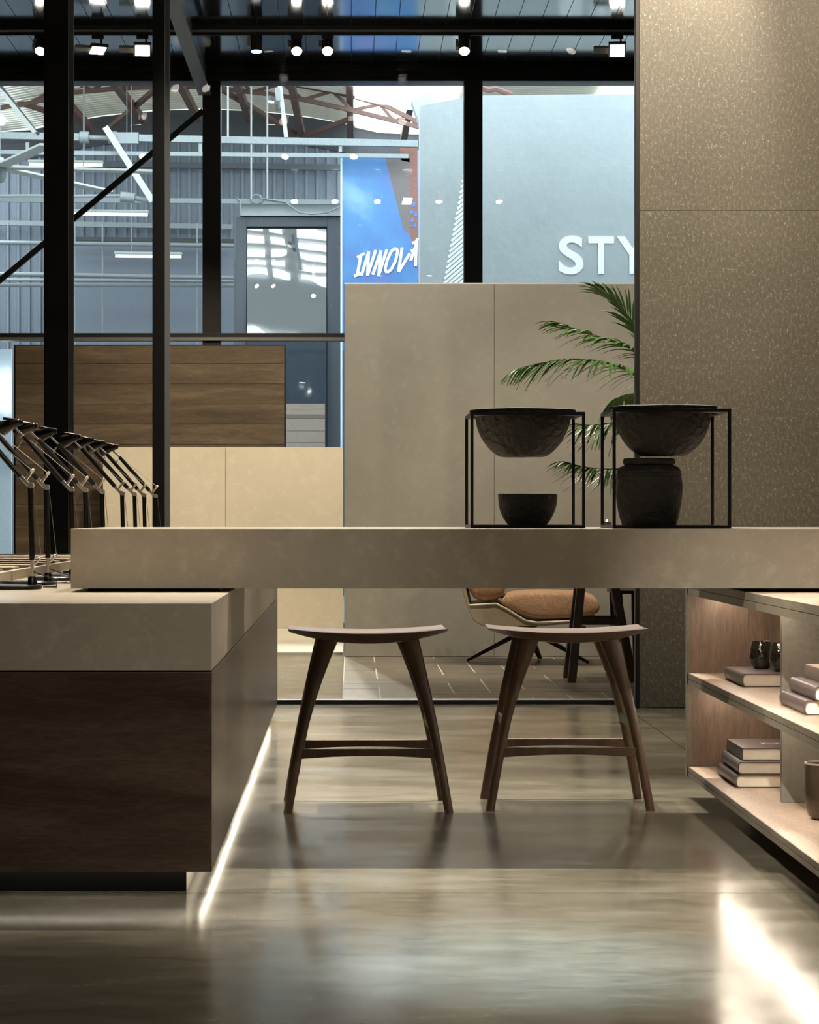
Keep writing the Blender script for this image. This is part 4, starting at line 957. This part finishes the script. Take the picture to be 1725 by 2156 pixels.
ti = math.tan(R(5.6)) * (z1 - z0)
MB().prism([(xa, YC - 0.30, z0), (xb, YC - 0.30, z0), (xb, YC - 0.30 + ti, z1), (xa, YC - 0.30 + ti, z1)], (0, 0.012, 0)).build('window_pane', 'door_glass', t)
# brick pile seen low through the lower pane
t = thing('brick_wall', 'low pale brick wall seen through the lower pane beside the timber wall', 'wall', (pxx(645, 27), 27.1, 0))
zt_ = pz(850, 27); B(pxx(590, 27), pxx(684, 27), 27.02, 27.2, 0, zt_ - 0.002).build('mortar_core', 'far_mortar', t)
zz = zt_; hs = (0.063, 0.063, 0.04, 0.14, 0.13, 0.13, 0.13)
for hgt in hs:
    B(pxx(590, 27), pxx(684, 27), 27.0, 27.02, zz - hgt + 0.004, zz).build('brick_course', 'far_brick' if hgt != 0.04 else 'far_mortar', t); zz -= hgt
# ---------------------------------------------------------------- blue banner
YB_ = 29.0
bn = thing('blue_banner', 'blue printed banner board with white brush lettering', 'banner', (pxx(800, YB_), YB_, 0))
def cp(u, v, y=YB_): return P(700 + u / 5.75, 320 + v / 5.75, y)
MB().prism([cp(120, 70), cp(640, 70), cp(860, 940), cp(935, 990), cp(1040, 1330), cp(1040, 2400), cp(120, 2400)], (0, 0.06, 0)).build('blue_print', 'print_blue', bn)
MB().prism([cp(640, 70), cp(935, 70), cp(935, 990), cp(860, 940)], (0, 0.06, 0)).build('dark_print', 'print_brown', bn)
MB().prism([cp(935, 60), cp(1030, 60), cp(1040, 1330), cp(935, 990)], (0, 0.06, 0)).build('red_print', 'print_red', bn)
MB().prism([cp(815, -75), cp(1030, -75), cp(1030, 60), cp(935, 60), cp(935, 125), cp(830, 100)], (0, 0.08, 0)).build('red_bracket', 'print_red', bn)
MB().prism([cp(1030, -20), cp(1082, -20), cp(1082, 2400), cp(1040, 2400)], (0, 0.05, 0)).build('violet_edge', 'print_violet', bn)
for (cu_, cv_, r_) in ((985, 640, 34), (960, 730, 26), (1005, 760, 30), (970, 830, 30), (1000, 890, 24), (1010, 420, 14), (1012, 330, 12), (965, 900, 18)):
    MB().prism([cp(cu_ + r_ * math.cos(a) * (0.7 + 0.5 * (k % 2)), cv_ + r_ * math.sin(a) * (1.2 - 0.3 * (k % 3)), YB_ - 0.004) for k, a in enumerate([i * math.pi / 4 for i in range(8)])], (0, 0.004, 0)).build('blue_fleck', 'print_blue', bn)
# panel left edge
B(pxx(717, YB_), pxx(721, YB_), YB_ - 0.02, YB_ + 0.3, 0, pz(332, YB_)).build('board_edge', 'pale_blue', bn)
strokes = {'I': [[(300, 1278), (392, 1228)], [(345, 1255), (302, 1488)], [(262, 1505), (345, 1468)]],
           'N': [[(352, 1498), (440, 1205), (425, 1498), (525, 1188)]],
           'N.': [[(488, 1485), (590, 1192), (560, 1498), (660, 1178)]],
           'O': [[(772, 1162), (715, 1200), (668, 1300), (638, 1420), (660, 1462), (715, 1420), (765, 1320), (792, 1200), (772, 1162)]],
           'V': [[(845, 1155), (800, 1452), (940, 1225)]],
           'A': [[(948, 1318), (1015, 1120), (1030, 1045)], [(1018, 1075), (1008, 1385)], [(965, 1105), (1035, 1085)], [(950, 1200), (1020, 1180)]]}
for nm, sl in strokes.items():
    mb = MB(); dk = 0
    for st in sl:
        for a, b_ in zip(st, st[1:]):
            dk += 1; A_, B2 = cp(*a, YB_ - 0.004 - 0.0015 * dk), cp(*b_, YB_ - 0.004 - 0.0015 * dk); mb.bar(A_, B2, 0.006, 0.034, (B2 - A_).cross(Vector((0, 1, 0))).normalized())
    mb.build('letter', 'print_white', bn)
# ---------------------------------------------------------------- slate plaster wall with lettering
YS = 26.0
sw = struct(MB().prism([P(885, 2156, YS) * 1 if False else Vector((pxx(885, YS), YS, 0)), Vector((5.5, YS, 0)), Vector((5.5, YS, pz(198, YS))), P(1340, 198, YS), P(1200, 199, YS), P(1016, 201, YS), P(975, 206, YS), P(930, 214, YS), P(885, 223, YS)], (0, 0.5, 0)), 'wall_slate', 'slate_plaster', 'pale slate blue plaster wall with white lettering', 'wall')
for k in range(24):
    y0_ = 372 + k * 11.3
    def xl(y): return 977 - (y - 362) * 0.183
    xs_ = xl(y0_); x_e = 1008; sl_ = -0.86
    a = (xs_, y0_); b_ = (x_e, y0_ + (x_e - xs_) * sl_)
    A_, B2 = P(*a, YS - 0.004), P(*b_, YS - 0.004)
    MB().bar(A_, B2, 0.006, 0.026, (B2 - A_).cross(Vector((0, 1, 0))).normalized()).build('stripe', 'print_white', sw)
def letter(ch, px0, px1, py0, py1, y, parent):
    cu = bpy.data.curves.new('letter', 'FONT'); cu.body = ch; cu.size = 1; cu.extrude = 0.004; cu.offset = 0.022; cu.resolution_u = 6
    tmp = bpy.data.objects.new('tmp', cu); COL.objects.link(tmp); bpy.context.view_layer.update()
    me = bpy.data.meshes.new_from_object(tmp.evaluated_get(bpy.context.evaluated_depsgraph_get())); bpy.data.objects.remove(tmp); bpy.data.curves.remove(cu)
    xs = [v.co.x for v in me.vertices]; ysv = [v.co.y for v in me.vertices]; x0, x1, y0, y1 = min(xs), max(xs), min(ysv), max(ysv)
    a, c = P(px0, py1, y), P(px1, py0, y)
    for v in me.vertices:
        v.co = Vector((a.x + (v.co.x - x0) / (x1 - x0) * (c.x - a.x), y - v.co.z, a.z + (v.co.y - y0) / (y1 - y0) * (c.z - a.z)))
    me.materials.append(MATS['print_white']); me.update()
    o = bpy.data.objects.new('letter', me); COL.objects.link(o); o.parent = parent
letter('S', 1177, 1229, 496, 578, YS - 0.005, sw); letter('T', 1239, 1293, 498, 577, YS - 0.005, sw); letter('Y', 1299, 1366, 498, 577, YS - 0.005, sw)
# tilted box sign on top of the slate wall
t = MB().prism([P(866, 212, 26.8), P(905, 194, 26.8), P(922, 216, 26.8), P(930, 260, 26.8), P(885, 262, 26.8)], (0, 0.3, 0)).build('roof_box', 'slate_plaster'); tag(t, 'tilted grey metal box on top of the slate wall corner', 'box')
t = MB().tube([P(1014, 184, 26.25), P(1028, 190, 26.25), P(1045, 187, 26.25), P(1062, 194, 26.25), P(1078, 199, 26.25)], 0.035, 8).build('cable_bundle', 'rust', smooth=True); tag(t, 'rusty cable bundle lying on the slate wall top', 'cable')
# pale board added for the bright daylight strip at the far left
t = thing('daylight_stand_in', 'added pale blue panel for the bright daylight strip, with a glowing tube', 'panel', (pxx(10, 24.5), 24.5, 0))
B(pxx(-60, 24.5), pxx(24, 24.5), 24.5, 24.56, 0, pz(735, 24.5)).build('board', 'pale_blue', t)
MB().tube([P(10, 862, 24.4), P(10, 786, 24.4)], 0.055, 14).build('tube', 'tube_bright', t, smooth=True)
